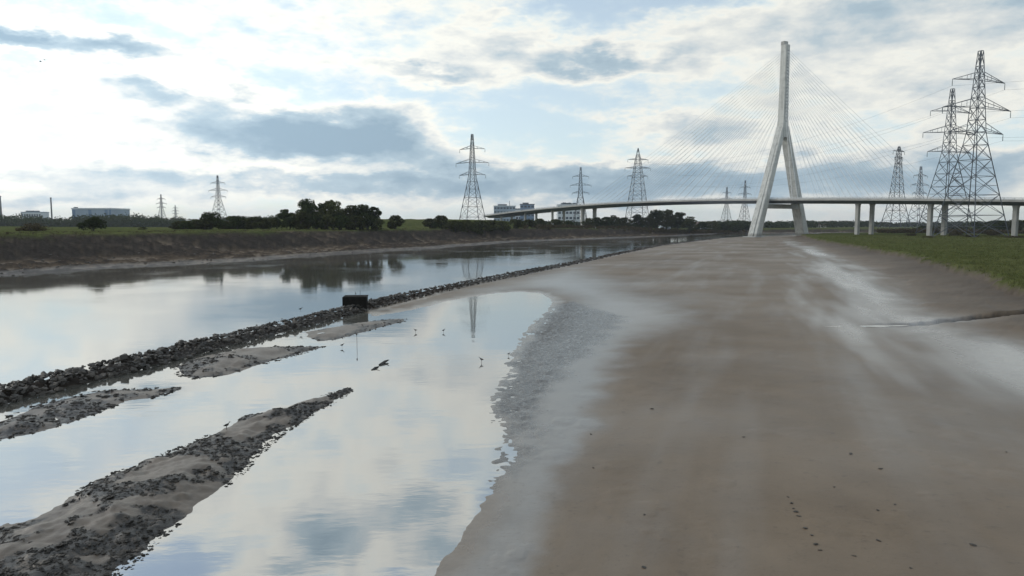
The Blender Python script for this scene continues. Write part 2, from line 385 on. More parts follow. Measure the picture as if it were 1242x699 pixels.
def build_terrain():
    t = np.concatenate([np.linspace(-1.7, -.80, 40)[:-1], np.linspace(-.80, .80, 860), np.linspace(.80, 1.7, 40)[1:]])
    inv = np.arange(1 / 8.5, 1 / 110.0, -1.35 / 6800.0)
    far = 110.0 * np.exp(np.linspace(0.0, math.log(7000 / 110.0), 330))
    yy = np.concatenate([1 / inv, far])
    T, Yg = np.meshgrid(t, yy)
    X = T * Yg; Y = Yg
    h = heights(X, Y)
    z = h['z'].astype(np.float32)
    nz, nf, nff = h['nz'], h['nf'], h['nff']
    reg = h['reg']
    isM = (reg == 0)
    barm = (reg >= 3) & (reg <= 6)
    sW = poly_sdf(X, Y, WET); sS = poly_sdf(X, Y, SILT)
    streak = fbm((X * .8 - Y * .25), (Y * .12), 3.0, 4)
    wet = sstep(sW + streak * 7.0, -5, 5.0) * .92
    wet = np.maximum(wet, .75 * (1 - sstep(h['sM'] + nf * 1.0, .2, 2.5)) * isM)
    silt_sheen = np.maximum(.85 * sstep(sS + nf * .7 + nz * np.minimum(3.5, Y * .06), -.3 - Y * .02 - np.maximum(Y - 35, 0) * .05, .2 + Y * .04 + np.maximum(Y - 35, 0) * .10), .85 * sstep(sW + streak * 5, -4, 5))  # grey silt by the pool; along the wet streak it paints reflected sky
    wet = np.maximum(wet, .66 * sstep(sS + nf * .7 + nz * np.minimum(2, Y * .04), -.3 - Y * .02 - np.maximum(Y - 35, 0) * .04, .2 + Y * .04 + np.maximum(Y - 35, 0) * .09))
    run = fbm(X * .94 - Y * .33, (X * .33 + Y * .94) * .10, 2.2, 4)
    wet = np.maximum(wet, .14 + .30 * nz + .22 * np.maximum(run, 0))
    silt_sheen = np.maximum(silt_sheen, .35 * np.maximum(run - .12, 0))
    wet = np.where(barm, .45, wet)
    silt_sheen = np.where(barm, .12, silt_sheen)
    wd = fbm(X, Y, 2.2, 4) + .5 * fbm(X + 9, Y, .8, 2)
    weed = np.zeros_like(X)
    for (s_, z_), thr in zip(h['bars'], (-.04, -.05, -.06, -.05)):
        weed = np.maximum(weed, np.where(s_ > -.3, sstep(wd + np.exp(-((s_ - .2) / .35) ** 2) * .18, thr - .03, thr + .10), 0))
    weed = np.where(barm, weed, 0)
    sL = h['sL']
    bank = np.where(reg == 1, 1.0, 0.0) * np.clip(.72 + 1.0 * nf + .5 * nz + .45 * sstep(sL + nz * 8, 17, 23) + .35 * (1 - sstep(sL, 1.5, 5)), .25, 1)
    wet = np.where(reg == 1, .25 * (1 - sstep(sL, 4, 10)), wet)
    gm = (reg == 2) | (reg == 0)
    bank = np.where(gm, np.maximum(bank, .58 * sstep(h['sG'] + nz * 2, -12, -1)), bank)
    tG = sstep(h['sG'] + nz * 2, -13.5, -6)
    wet = np.where(gm, wet * (1 - tG) + .08 * tG, wet); silt_sheen = np.where(gm, silt_sheen * (1 - tG), silt_sheen)
    bank = np.where(barm, .34, bank)
    bank = np.where(reg == 7, 1.0, bank)
    bank = np.maximum(bank, .9 * (1 - sstep(h['dc'] + nff * .3, .5, 1.1)) * sstep(X, 30.5, 35))  # darker fresh mud on the gully scarp, with its shade painted in
    grass = np.where(reg == 1, sstep(sL + nf * 3 + nz * 5, 32, 37), 0.0)
    grass = np.where(reg == 2, sstep(h['sG'] + nf * .7, -.9, .3), grass)
    bank = np.where(z < -.03, np.maximum(bank, .4), bank)
    attrs = dict(weed=np.clip(weed, 0, 1), wet=np.clip(wet, 0, 1), silt_sheen=np.clip(silt_sheen, 0, 1), bank=np.clip(bank, 0, 1), grass=np.clip(grass, 0, 1), ripple=np.clip(h['rip'] * isM, 0, 1))
    nr, nc = X.shape
    # class of each cell
    cls = np.zeros((nr, nc), int)
    cls[isM] = 0
    cls[(reg == 1) & (sL < 34)] = 1
    cls[(reg == 1) & (sL >= 34)] = 2
    cls[reg == 2] = 3
    for k in range(4): cls[reg == 3 + k] = 4 + k
    cls[reg == 7] = 0
    cls[z < -.12] = 8
    cc = cls[:-1, :-1]
    idx = np.arange(nr * nc).reshape(nr, nc)
    quads = np.stack([idx[:-1, :-1], idx[:-1, 1:], idx[1:, 1:], idx[1:, :-1]], -1)
    P = np.stack([X, Y, z], -1).reshape(-1, 3).astype(np.float32)
    names = ['mudflat', 'riverbank', 'field', 'grass_verge', 'mud_bar', 'mud_bar', 'mud_bar', 'mud_bar', 'river_bed']
    labels = ['wide brown tidal mudflat running up to the bridge tower', 'steep dark earth bank along the far side of the river',
              'flat green fields behind the dark earth riverbank', 'rough green grass saltmarsh in front of the bridge piers',
              'short thin mud bar beside the dark box', 'mud bar hugging the rock groyne', 'low dark mud bar cut by small channels',
              'long grey mud bar strewn with dark weedy stones', 'bed of the river and pool under the water']
    for k, nm in enumerate(names):
        q = quads[cc == k]
        if len(q) == 0: continue
        used = np.unique(q); remap = np.zeros(nr * nc, np.int64); remap[used] = np.arange(len(used))
        q = remap[q]
        me = bpy.data.meshes.new(nm)
        me.vertices.add(len(used)); me.vertices.foreach_set('co', P[used].ravel())
        me.loops.add(len(q) * 4); me.loops.foreach_set('vertex_index', q.ravel().astype(np.int32))
        me.polygons.add(len(q)); me.polygons.foreach_set('loop_start', np.arange(0, len(q) * 4, 4, dtype=np.int32))
        me.polygons.foreach_set('use_smooth', np.ones(len(q), bool))
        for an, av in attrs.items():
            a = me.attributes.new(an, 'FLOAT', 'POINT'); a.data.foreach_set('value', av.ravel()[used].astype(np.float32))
        me.update(calc_edges=True)
        me.materials.append(M_GROUND)
        o = bpy.data.objects.new(nm, me); C.objects.link(o)
        tag(o, labels[k], {'mud_bar': 'mud bar'}.get(nm, nm.replace('_', ' ')), kind='structure')

build_terrain()


# ------------------------------------------------------------------ water
def water_material(name, bump_s, col, ior):
    m = bpy.data.materials.new(name); m.use_nodes = True
    n = NT(m.node_tree)
    p = n.new('ShaderNodeBsdfPrincipled'); o = n.new('ShaderNodeOutputMaterial'); n.l.new(p.outputs[0], o.inputs[0])
    p.inputs['Base Color'].default_value = (*col, 1)
    p.inputs['IOR'].default_value = ior
    pos = n.new('ShaderNodeNewGeometry').outputs['Position']
    mp = n.new('ShaderNodeMapping'); n.l.new(pos, mp.inputs[0]); mp.inputs['Rotation'].default_value = (0, 0, R(-20)); mp.inputs['Scale'].default_value = (.55, 1.3, 1)
    v = mp.outputs[0]
    breeze = n.sstep(n.noise(pos, .045, 4, .6), .46, .62)
    r1 = n.noise(v, 1.7, 3, .5); r2 = n.noise(v, .35, 3, .5)
    h = n.m('ADD', n.m('MULTIPLY', r1, n.m('ADD', .25, n.m('MULTIPLY', breeze, .75))), n.m('MULTIPLY', r2, .9))
    b = n.new('ShaderNodeBump'); b.inputs['Strength'].default_value = bump_s; b.inputs['Distance'].default_value = .05
    n.put(b.inputs['Height'], h); n.l.new(b.outputs[0], p.inputs['Normal'])
    n.put(p.inputs['Roughness'], n.m('ADD', .045, n.m('MULTIPLY', breeze, .05)))
    return m

def build_water():
    g = [(-95.0, -20.0)] + [tuple(p) for p in GROYNE]
    gp = []
    for a, b in zip(g[:-1], g[1:]):
        for k in range(4): gp.append((a[0] + (b[0] - a[0]) * k / 4, a[1] + (b[1] - a[1]) * k / 4))
    gp.append(g[-1])
    riv = MB(); pool = MB()
    for a, b in zip(gp[:-1], gp[1:]):
        riv.add([(-900, a[1], 0), (a[0], a[1], 0), (b[0], b[1], 0), (-900, b[1], 0)], [(0, 1, 2, 3)])
        pool.add([(a[0], a[1], 0), (400, a[1], 0), (400, b[1], 0), (b[0], b[1], 0)], [(0, 1, 2, 3)])
    e = gp[-1]
    riv.add([(-900, e[1], 0), (3000, e[1], 0), (3000, 1500, 0), (-900, 1500, 0)], [(0, 1, 2, 3)])
    o = riv.build('river', water_material('river_water', .10, (.085, .078, .062), 7.0))
    tag(o, 'broad tidal river beyond the rock groyne', 'river', kind='structure')
    o = pool.build('tidal_pool', water_material('pool_water', .17, (.11, .105, .088), 6.0))
    tag(o, 'still tidal pool mirroring the clouds between groyne and mudflat', 'pool', kind='structure')

    cw = MB(); pts = CREEK[0:3]; fine = []
    for p0, p1 in zip(pts[:-1], pts[1:]):
        for k in range(6): fine.append((p0[0] + (p1[0] - p0[0]) * k / 6, p0[1] + (p1[1] - p0[1]) * k / 6))
    zc = float(np.mean(ground_zs([(p[0], p[1] - 1.9) for p in fine]))) - .05
    wd = [.42 * math.sin(math.pi * (i + .25) / len(fine)) * (1 + .3 * math.sin(i * 2.1)) for i in range(len(fine))]
    for i in range(len(fine) - 1):
        p0, p1 = fine[i], fine[i + 1]
        cw.add([(p0[0], p0[1] - wd[i], zc), (p1[0], p1[1] - wd[i + 1], zc), (p1[0], p1[1] + wd[i + 1], zc), (p0[0], p0[1] + wd[i], zc)], [(0, 1, 2, 3)])
    o = cw.build('creek', bpy.data.materials['pool_water'])
    tag(o, 'thin bright thread of water in the gully across the mudflat', 'creek', kind='structure')

build_water()


# ------------------------------------------------------------------ stones of the groyne and of the front bar
def stone_material(name, stops, rough):
    m = bpy.data.materials.new(name); m.use_nodes = True
    n = NT(m.node_tree)
    p = n.new('ShaderNodeBsdfPrincipled'); o = n.new('ShaderNodeOutputMaterial'); n.l.new(p.outputs[0], o.inputs[0])
    pos = n.new('ShaderNodeNewGeometry').outputs['Position']
    f = n.m('ADD', n.m('MULTIPLY', n.noise(pos, 1.3, 4, .6), .7), n.m('MULTIPLY', n.noise(pos, 9.0, 6, .65), .3))
    n.put(p.inputs['Base Color'], n.ramp(f, stops))
    n.put(p.inputs['Roughness'], n.m('ADD', rough - .15, n.m('MULTIPLY', n.noise(pos, 5, 4), .3)))
    b = n.new('ShaderNodeBump'); b.inputs['Strength'].default_value = .8; b.inputs['Distance'].default_value = .05
    n.put(b.inputs['Height'], n.noise(pos, 14.0, 6, .7)); n.l.new(b.outputs[0], p.inputs['Normal'])
    return m

M_STONE = stone_material('weedy_stone', [(.34, (.022, .019, .015)), (.5, (.052, .043, .034)), (.66, (.105, .088, .070))], .6)
M_WEED = stone_material('wet_seaweed', [(.36, (.016, .013, .010)), (.55, (.034, .028, .021)), (.7, (.070, .058, .045))], .75)


def hull(rs, sx, sy, sz, n=15):
    bm = bmesh.new()
    for _ in range(n):
        v = rs.normal(size=3); v /= np.linalg.norm(v); v *= rs.uniform(.75, 1.1)
        bm.verts.new((v[0] * sx, v[1] * sy, max(v[2], -.55) * sz))
    bmesh.ops.convex_hull(bm, input=bm.verts)
    bmesh.ops.delete(bm, geom=[v for v in bm.verts if not v.link_faces], context='VERTS')
    bm.verts.ensure_lookup_table(); bm.verts.index_update()
    vs = [tuple(v.co) for v in bm.verts]; fs = [tuple(q.index for q in f.verts) for f in bm.faces]
    bm.free()
    return vs, fs

_rs = np.random.RandomState(11)
HULLS = [hull(_rs, _rs.uniform(.8, 1.2), _rs.uniform(.7, 1.0), _rs.uniform(.55, .85)) for _ in range(14)]
CLUMPS = []
for _ in range(12):
    mb = MB()
    for k in range(5):
        sz = _rs.uniform(.25, .6)
        vs, fs = hull(_rs, sz, sz * .8, sz * .6, 7)
        ox, oy = _rs.uniform(-.34, .34, 2)
        mb.add([(a + ox, b + oy, c) for a, b, c in vs], fs)
    CLUMPS.append((mb.v, mb.f))

def protos(shapes, name, mat):
    res = []
    for vs, fs in shapes:
        mb = MB(); mb.add(vs, fs); res.append(mb.mesh(name, mat))
    return res

def scatter_parts(root, name, shapes, meshes, items, mat, limit=300):
    """items: (x, y, z, scale, flat, rotation); the ones that show largest become parts, the rest one mesh"""
    items = sorted(items, key=lambda i: -i[3] / math.hypot(i[0], i[1]))
    for (x, y, z, s, fl, rz, k) in items[:limit]:
        o = bpy.data.objects.new(name, meshes[k]); C.objects.link(o); o.parent = root
        o.location = (x - root.location.x, y - root.location.y, z - root.location.z)
        o.scale = (s, s, s * fl); o.rotation_euler = (_rs.uniform(-.3, .3), _rs.uniform(-.3, .3), rz)
    rest = items[limit:]
    if rest:
        V = []; Fc = []; off = 0
        for (x, y, z, s, fl, rz, k) in rest:
            vs, fs = shapes[k]
            a = np.array(vs) * (s, s, s * fl); c_, s_ = math.cos(rz), math.sin(rz)
            a = np.stack([a[:, 0] * c_ - a[:, 1] * s_ + x - root.location.x, a[:, 0] * s_ + a[:, 1] * c_ + y - root.location.y, a[:, 2] + z - root.location.z], 1)
            V += [tuple(p) for p in a]; Fc += [tuple(i + off for i in f) for f in fs]; off += len(vs)
        me = bpy.data.meshes.new(name + '_rubble'); me.from_pydata(V, [], Fc); me.materials.append(mat)
        o = bpy.data.objects.new(name + '_rubble', me); C.objects.link(o); o.parent = root; o['kind'] = 'stuff'

ST = protos(HULLS, 'stone', M_STONE)
WD = protos(CLUMPS, 'weed_clump', M_WEED)

def along(pts, step):
    """walk a polyline, yield point and tangent"""
    acc = 0.0
    for a, b in zip(pts[:-1], pts[1:]):
        L = math.hypot(b[0] - a[0], b[1] - a[1]); tx, ty = (b[0] - a[0]) / L, (b[1] - a[1]) / L
        while acc < L:
            yield a[0] + tx * acc, a[1] + ty * acc, tx, ty
            acc += step(a[0] + tx * acc, a[1] + ty * acc)
        acc -= L

def build_groyne():
    root = empty('rock_groyne', (GROYNE[3][0], GROYNE[3][1], 0))
    tag(root, 'long dark rock groyne of tumbled stones dividing river from pool', 'groyne')
    items = []
    for x, y, tx, ty in along(GROYNE, lambda x, y: (.018 if y < 45 else .028) if y < 75 else (.06 if y < 130 else .22)):
        if y < 18: continue
        far = y > 130
        o = _rs.uniform(-1.35, 1.35)
        prof = .62 * (1 - (abs(o) / 1.5) ** 1.8)
        s = (.07 + .20 * _rs.rand() ** 2.0) * (1.3 if _rs.rand() < .06 else 1) * (1.5 if far else 1)
        z = prof * _rs.uniform(.72, 1.0) + _rs.normal(0, .04) - s * .2
        k2 = 1 - .45 * sstep(np.array(y), 90, 200)
        items.append((x - ty * o + _rs.normal(0, .1), y + tx * o, max(.02, z * float(k2)), s, _rs.uniform(.7, 1.05), _rs.uniform(0, 6.28), _rs.randint(14)))
    scatter_parts(root, 'stone', HULLS, ST, items, M_STONE)

build_groyne()

def build_foreshore():
    rs = np.random.RandomState(77); n = 9000
    y = 70 + 230 * rs.rand(n) ** 1.5; x = rs.uniform(-.85, -.05, n) * y
    h = heights(x[None], y[None]); s = h['sL'][0]; z = h['z'][0]
    ok = (h['reg'][0] == 1) & (s > .2) & (s < 23) & (fbm(x, y, 7, 3) > -.05)
    V = []; Fc = []; off = 0
    for q in np.nonzero(ok)[0]:
        vs, fs = HULLS[rs.randint(14)]; sc = .10 + .30 * rs.rand() ** 3; fl = rs.uniform(.4, .8); rz = rs.uniform(0, 6.28); c_, s_ = math.cos(rz), math.sin(rz)
        V += [((p[0] * c_ - p[1] * s_) * sc + x[q], (p[0] * s_ + p[1] * c_) * sc + y[q], p[2] * sc * fl + z[q]) for p in vs]
        Fc += [tuple(i + off for i in f) for f in fs]; off += len(vs)
    me = bpy.data.meshes.new('foreshore_rubble'); me.from_pydata(V, [], Fc); me.materials.append(M_STONE)
    o = bpy.data.objects.new('foreshore_rubble', me); C.objects.link(o)
    tag(o, 'dark rubble littering the mud below the far riverbank', 'rubble', kind='stuff')

build_foreshore()

def build_bar_stones(poly, name, label, count, seed, smin, smax, thr, limit, gz):
    rs = np.random.RandomState(seed)
    P = np.array(poly); lo = P.min(0); hi = P.max(0)
    lo[1] = max(lo[1], 12)
    n = count * 14
    xs = rs.uniform(lo[0] - .6, hi[0] + .6, n); ys = rs.uniform(lo[1], hi[1] + .5, n)
    keep = rs.rand(n) < np.minimum(1, 26.0 / ys + .35)
    s = poly_sdf(xs[None], ys[None], poly)[0]
    d = fbm(xs, ys, 2.2, 4) + .5 * fbm(xs + 9, ys, .8, 2)
    edge = np.exp(-((s - .2) / .35) ** 2) * .18
    ok = (s > -.25) & (d + edge > thr) & keep
    xs, ys = xs[ok][:count], ys[ok][:count]
    if len(xs) == 0: return
    zs = ground_zs(np.stack([xs, ys], 1))
    root = empty(name, (float(xs.mean()), float(ys.mean()), 0))
    tag(root, label, 'stones')
    items = []
    for x, y, z in zip(xs, ys, zs):
        sc = smin + (smax - smin) * rs.rand() ** 2.8
        items.append((x, y, max(z, 0) + sc * .02, sc, rs.uniform(.4, .8), rs.uniform(0, 6.28), rs.randint(12)))
    scatter_parts(root, 'weed_clump', CLUMPS, WD, items, M_WEED, limit)

build_bar_stones(BAR_FRONT, 'weedy_stone_bed', 'dark weedy stones strewn over the long front mud bar', 4600, 5, .03, .19, -.03, 300, 0)
build_bar_stones(BAR_MID, 'weedy_stone_bed', 'dark weedy stones on the mud bar hugging the rock groyne', 620, 6, .06, .25, -.04, 120, 0)
build_bar_stones(BAR_LOW, 'weedy_stone_bed', 'dark weedy stones on the low mud bar cut by channels', 700, 8, .06, .25, -.05, 150, 0)
build_bar_stones(BAR_SMALL, 'weedy_stone_bed', 'dark weedy stones on the short thin mud bar', 160, 9, .07, .22, .0, 60, 0)

# ------------------------------------------------------------------ cable-stayed bridge
M_CONC = simple_mat('pale_concrete', (.52, .52, .49), .75, (.35, .14), bump=(1.5, .15, .05))
M_CONC2 = simple_mat('grey_concrete', (.36, .355, .335), .8, (.3, .18), bump=(1.5, .15, .05))
M_DECK = simple_mat('deck_girder_paint', (.10, .12, .14), .6, (.3, .15))
M_PARA = simple_mat('galvanised_parapet', (.42, .44, .45), .5, metallic=.3)
M_CABLE = simple_mat('white_cable_sheath', (.72, .74, .75), .5)
M_SLOT = simple_mat('anchor_pocket', (.24, .245, .25), .8)

def streak_concrete(name, col):
    m = bpy.data.materials.new(name); m.use_nodes = True
    n = NT(m.node_tree)
    p = n.new('ShaderNodeBsdfPrincipled'); o = n.new('ShaderNodeOutputMaterial'); n.l.new(p.outputs[0], o.inputs[0])
    t = n.new('ShaderNodeTexCoord').outputs['Object']
    mp = n.new('ShaderNodeMapping'); n.l.new(t, mp.inputs[0]); mp.inputs['Scale'].default_value = (1.2, 1.2, .06)
    st = n.noise(mp.outputs[0], 1.0, 5, .6); bl = n.noise(t, .25, 5, .6)
    c_ = n.ramp(n.m('ADD', n.m('MULTIPLY', st, .6), n.m('MULTIPLY', bl, .4)), [(.36, tuple(x * .62 for x in col)), (.52, col), (.7, tuple(x * 1.1 for x in col))])
    sp = n.new('ShaderNodeSeparateXYZ'); n.l.new(t, sp.inputs[0])
    lift = n.m('MULTIPLY', n.m('FRACT', n.m('DIVIDE', sp.outputs[2], 4.2)), 4.2)      # casting joints every 4.2 m
    c_ = n.mix(n.m('MULTIPLY', n.m('LESS_THAN', lift, .18), .35), c_, tuple(x * .5 for x in col))
    c_ = n.mix(n.m('MULTIPLY', n.m('SUBTRACT', 1.0, n.sstep(n.m('ADD', sp.outputs[2], n.m('MULTIPLY', st, 2.0)), 2.6, 4.2)), .6), c_, (.12, .115, .095))
    n.put(p.inputs['Base Color'], c_); p.inputs['Roughness'].default_value = .8
    return m
M_CONC = streak_concrete('weathered_pale_concrete', (.52, .52, .49))

BR = empty('cable_stayed_bridge', (161.5, 425.0, 0.0), R(-60))
tag(BR, 'pale concrete cable stayed bridge with inverted Y tower across the river', 'bridge')
DK = ([-440, -400, -340, -290, -240, -194, -150, -100, -50, 0, 50, 95, 132, 200, 300], [13.6, 15.6, 18.7, 21.2, 23.1, 24.4, 25.1, 25.2, 24.8, 23.7, 22.3, 20.8, 19.3, 16.2, 11.5])
def deck_z(s): return float(np.interp(s, *DK))

def rect(cx, cy, z, lx, ty): return [(cx - lx / 2, cy - ty / 2, z), (cx + lx / 2, cy - ty / 2, z), (cx + lx / 2, cy + ty / 2, z), (cx - lx / 2, cy + ty / 2, z)]
def rect_c(cx, cy, z, lx, ty, ch=.35):
    x0, x1, y0, y1 = cx - lx / 2, cx + lx / 2, cy - ty / 2, cy + ty / 2
    return [(x0 + ch, y0, z), (x1 - ch, y0, z), (x1, y0 + ch, z), (x1, y1 - ch, z), (x1 - ch, y1, z), (x0 + ch, y1, z), (x0, y1 - ch, z), (x0, y0 + ch, z)]

def build_bridge():
    FORK = 66.0
    for sgn in (-1, 1):
        mb = MB(); rings = []
        for k in range(9):
            q = k / 8
            z = -1.5 + (FORK + 1.5) * q
            cy = sgn * (22.2 * (1 - q) + 1.25 * q)
            rings.append(rect_c(0, cy, z, 6.6 - 1.5 * q, 4.8 - 1.9 * q))
        mb.loft(rings)
        leg = mb.build('tower_leg', M_CONC, BR)
        # raised rib down the outer and the long faces
        rb = MB()
        rb.loft([[(-.9 - .2 * (1 - q), sgn * (22.2 * (1 - q) + 1.25 * q) + sgn * (2.40 - .95 * q) - .02 * sgn, -1 + (FORK + .5) * q),
                  (.9 + .2 * (1 - q), sgn * (22.2 * (1 - q) + 1.25 * q) + sgn * (2.40 - .95 * q) - .02 * sgn, -1 + (FORK + .5) * q),
                  (.9 + .2 * (1 - q), sgn * (22.2 * (1 - q) + 1.25 * q) + sgn * (2.40 - .95 * q + .35), -1 + (FORK + .5) * q),
                  (-.9 - .2 * (1 - q), sgn * (22.2 * (1 - q) + 1.25 * q) + sgn * (2.40 - .95 * q + .35), -1 + (FORK + .5) * q)] for q in (0, .5, 1)])
        rb.build('rib', M_CONC, leg)
        pc = MB(); pc.loft([rect_c(0, sgn * 22.2, -2, 10, 9, .6), rect_c(0, sgn * 22.2, .55, 10, 9, .6), rect_c(0, sgn * 22.2, .8, 9.3, 8.3, .6)])
        pc.build('foundation', M_CONC2, BR)
    mb = MB()
    mb.loft([rect_c(0, 0, FORK - 6.5, 5.2, 3.4), rect_c(0, 0, FORK - 2, 5.2, 5.2), rect_c(0, 0, FORK + 4, 4.7, 4.0), rect_c(0, 0, 90, 4.5, 3.6), rect_c(0, 0, 113.2, 4.2, 3.4)])
    mast = mb.build('mast', M_CONC, BR)
    mb = MB(); mb.box(-2.0, .5, -1.6, 1.6, 113.2, 115.4); mb.build('mast_cap', M_CONC2, mast)
    # anchor pockets on the two long faces
    for sx in (-1, 1):
        for k in range(22):
            z = 68.5 + k * 1.95
            mb = MB(); lx = 2.5 if z < 70 else 2.47
            x0 = 2.0 * sx; x1 = (2.46 - .0065 * (z - 70)) * sx
            mb.box(min(x0, x1), max(x0, x1), -.8, .8, z, z + .6)
            mb.build('anchor_pocket', M_SLOT, mast)
    # cross beam below the deck
    mb = MB(); zb = deck_z(0) - 6.4
    mb.box(-2.4, 2.4, -14.8, 14.8, zb, zb + 2.6); mb.build('cross_beam', M_CONC2, BR)
    # deck
    S = list(range(-360, 301, 10))
    mb = MB()
    sec = [(-12.2, -.75), (-12.2, 0.0), (12.2, 0.0), (12.2, -.75), (6.5, -2.35), (-6.5, -2.35)]
    mb.loft([[(s, y, deck_z(s) - 1.0 + z) for y, z in sec] for s in S])
    deck = mb.build('deck', M_DECK, BR)
    for sy in (-1, 1):
        mb = MB()
        y0, y1 = sorted((sy * 12.22, sy * 12.62))
        mb.loft([[(s, y0, deck_z(s) - 1.75), (s, y1, deck_z(s) - 1.75), (s, y1, deck_z(s) - .75), (s, y0, deck_z(s) - .75)] for s in S])
        mb.build('edge_beam', M_CONC2, deck)
        pr = MB()
        for h in (.15, .5, .85):
            for a, b in zip(S[:-1], S[1:]): pr.bar((a, sy * 12.4, deck_z(a) - .75 + h), (b, sy * 12.4, deck_z(b) - .75 + h), .14)
        for s in range(-360, 301, 4): pr.bar((s, sy * 12.4, deck_z(s) - .76), (s, sy * 12.4, deck_z(s) + .15), .14)
        pr.build('parapet_railing', M_PARA, deck)
    # piers
    for s in (-334, -287, -240, -194, 55, 93, 130, 168):
        for sy in (-1, 1):
            if s > 0: zt, zg = deck_z(s) - 3.3, 1.2
            else: zt, zg = deck_z(s) - 3.3, 1.0
            w_ = 2.0 if s > -200 else 1.8
            if s == -194: w_ = 2.6
            mb = MB(); mb.loft([rect_c(s, sy * 6.2, zg, w_, w_, .25), rect_c(s, sy * 6.2, zt - 1.2, w_, w_, .25), rect_c(s, sy * 6.2, zt, w_ + .5, w_ + .5, .25)])
            mb.build('pier', M_CONC2, BR)
    # stay cables, two inclined planes each way
    N = 21
    for sgn, span in ((-1, 186.0), (1, 92.0)):
        for k in range(N):
            f = (k + 1) / N
            s = sgn * (14 + (span - 14) * f)
            zt = 71.0 + 38.5 * f ** .9
            for sy in (-1, 1):
                mb = MB(); a = Vector((sgn * 2.4, sy * .9, zt)); b = Vector((s, sy * 11.6, deck_z(s) - .8))
                pts = []
                for q in range(7):
                    t_ = q / 6; p_ = a.lerp(b, t_); p_.z -= 4 * t_ * (1 - t_) * (b - a).length * .006; pts.append(p_)
                mb.tube(pts, .085, 5); mb.build('stay_cable', M_CABLE, BR)

build_bridge()

# ------------------------------------------------------------------ lattice towers
M_STEEL = simple_mat('weathered_steel', (.085, .095, .11), .6, metallic=.3)
M_INS = simple_mat('glass_insulator', (.10, .13, .14), .3)

def lattice_tower(loc, Ht, rz, prof, arms, bar, label, levels, peak=True, group=None, droop=0.0, crosshead=None):
    """prof: (height fraction, body width); arms: (height fraction, half length, depth)"""
    root = empty('lattice_tower', loc, rz)
    tag(root, label, 'pylon', group)
    zs = [p[0] * Ht for p in prof]; ws = [p[1] for p in prof]
    W_ = lambda z: float(np.interp(z, zs, ws))
    crn = [(-1, -1), (1, -1), (1, 1), (-1, 1)]
    L = [q * Ht for q in levels]
    for (i, j) in crn:
        mb = MB()
        for a, b in zip(L[:-1], L[1:]): mb.bar((i * W_(a) / 2, j * W_(a) / 2, a), (i * W_(b) / 2, j * W_(b) / 2, b), bar * (1.35 if a < .5 * Ht else 1.0))
        mb.build('leg', M_STEEL, root)
    for f in range(4):
        mb = MB()
        (i0, j0), (i1, j1) = crn[f], crn[(f + 1) % 4]
        for a, b in zip(L[:-1], L[1:]):
            wa, wb = W_(a) / 2, W_(b) / 2
            A0, A1 = (i0 * wa, j0 * wa, a), (i1 * wa, j1 * wa, a); B0, B1 = (i0 * wb, j0 * wb, b), (i1 * wb, j1 * wb, b)
            mb.bar(A0, B1, bar * .62); mb.bar(A1, B0, bar * .62); mb.bar(B0, B1, bar * .7)
            if b - a > 7:      # redundant members in the tall lower panels
                mid = [(A0[q] + A1[q] + B0[q] + B1[q]) / 4 for q in range(3)]
                zc = (a + b) / 2; wc = W_(zc) / 2
                mb.bar((i0 * wc, j0 * wc, zc), mid, bar * .4); mb.bar((i1 * wc, j1 * wc, zc), mid, bar * .45)
        mb.build('bracing', M_STEEL, root)
    tips = []
    for (fz, hl, dp) in arms:
        z = fz * Ht; w2 = W_(z) / 2; w3 = W_(z + dp) / 2
        for sx in (-1, 1):
            mb = MB(); tip = Vector((sx * hl, 0, z - droop * hl))
            mb.bar((sx * w2, -w2, z), tip, bar * .8); mb.bar((sx * w2, w2, z), tip, bar * .8)
            mb.bar((sx * w3, -w3, z + dp), tip, bar * .7); mb.bar((sx * w3, w3, z + dp), tip, bar * .7)
            for q in (.33, .66):
                lo = [Vector((sx * w2, sg * w2, z)).lerp(tip, q) for sg in (-1, 1)]; hi = [Vector((sx * w3, sg * w3, z + dp)).lerp(tip, q) for sg in (-1, 1)]
                mb.bar(lo[0], lo[1], bar * .5); mb.bar(lo[0], hi[0], bar * .5); mb.bar(lo[1], hi[1], bar * .5)
            arm = mb.build('crossarm', M_STEEL, root)
            mb = MB(); L_ = Ht * .035
            mb.tube([tip, tip - Vector((0, 0, L_ * .35)), tip - Vector((0, 0, L_))], [bar * .35, bar * .55, bar * .55], 5)
            mb.build('insulator', M_INS, arm)
            tips.append(tip - Vector((0, 0, L_)))
    rm = Matrix.Rotation(rz, 4, 'Z')
    return root, [rm @ t_ + Vector(loc) for t_ in tips]

LV = [0, .12, .23, .33, .42, .50, .57, .635, .70, .755, .81, .865, .92, 1.0]
LV2 = [0, .14, .26, .37, .47, .56, .64, .70, .755, .81, .86, .92, 1.0]
T_PROF = lambda b: [(0, b), (.55, b * .26), (.87, b * .13), (1, b * .07)]
F_PROF = lambda b: [(0, b), (.62, b * .44), (.86, b * .22), (1, b * .02)]
E_PROF = lambda b: [(0, b), (.18, b * .62), (.40, b * .40), (.76, b * .20), (.95, b * .12), (1, b * .05)]
ARM3 = lambda k: [(.575, 10.5 * k, 2.2 * k), (.705, 13.0 * k, 2.4 * k), (.85, 10.0 * k, 2.0 * k)]
TIPS_BIG = lattice_tower((199.45, 306.00, 2.30), 79.04, R(18), T_PROF(20), ARM3(1.5), 0.26, 'tallest dark steel lattice tower with long crossarms on the saltmarsh', LV, group=None, droop=0.05)[1]
TIPS_SECOND = lattice_tower((243.11, 395.00, 2.50), 79.79, R(18), T_PROF(20), ARM3(1.5), 0.27, 'tall steel lattice tower just behind the tallest one', LV, group=None, droop=0.05)[1]
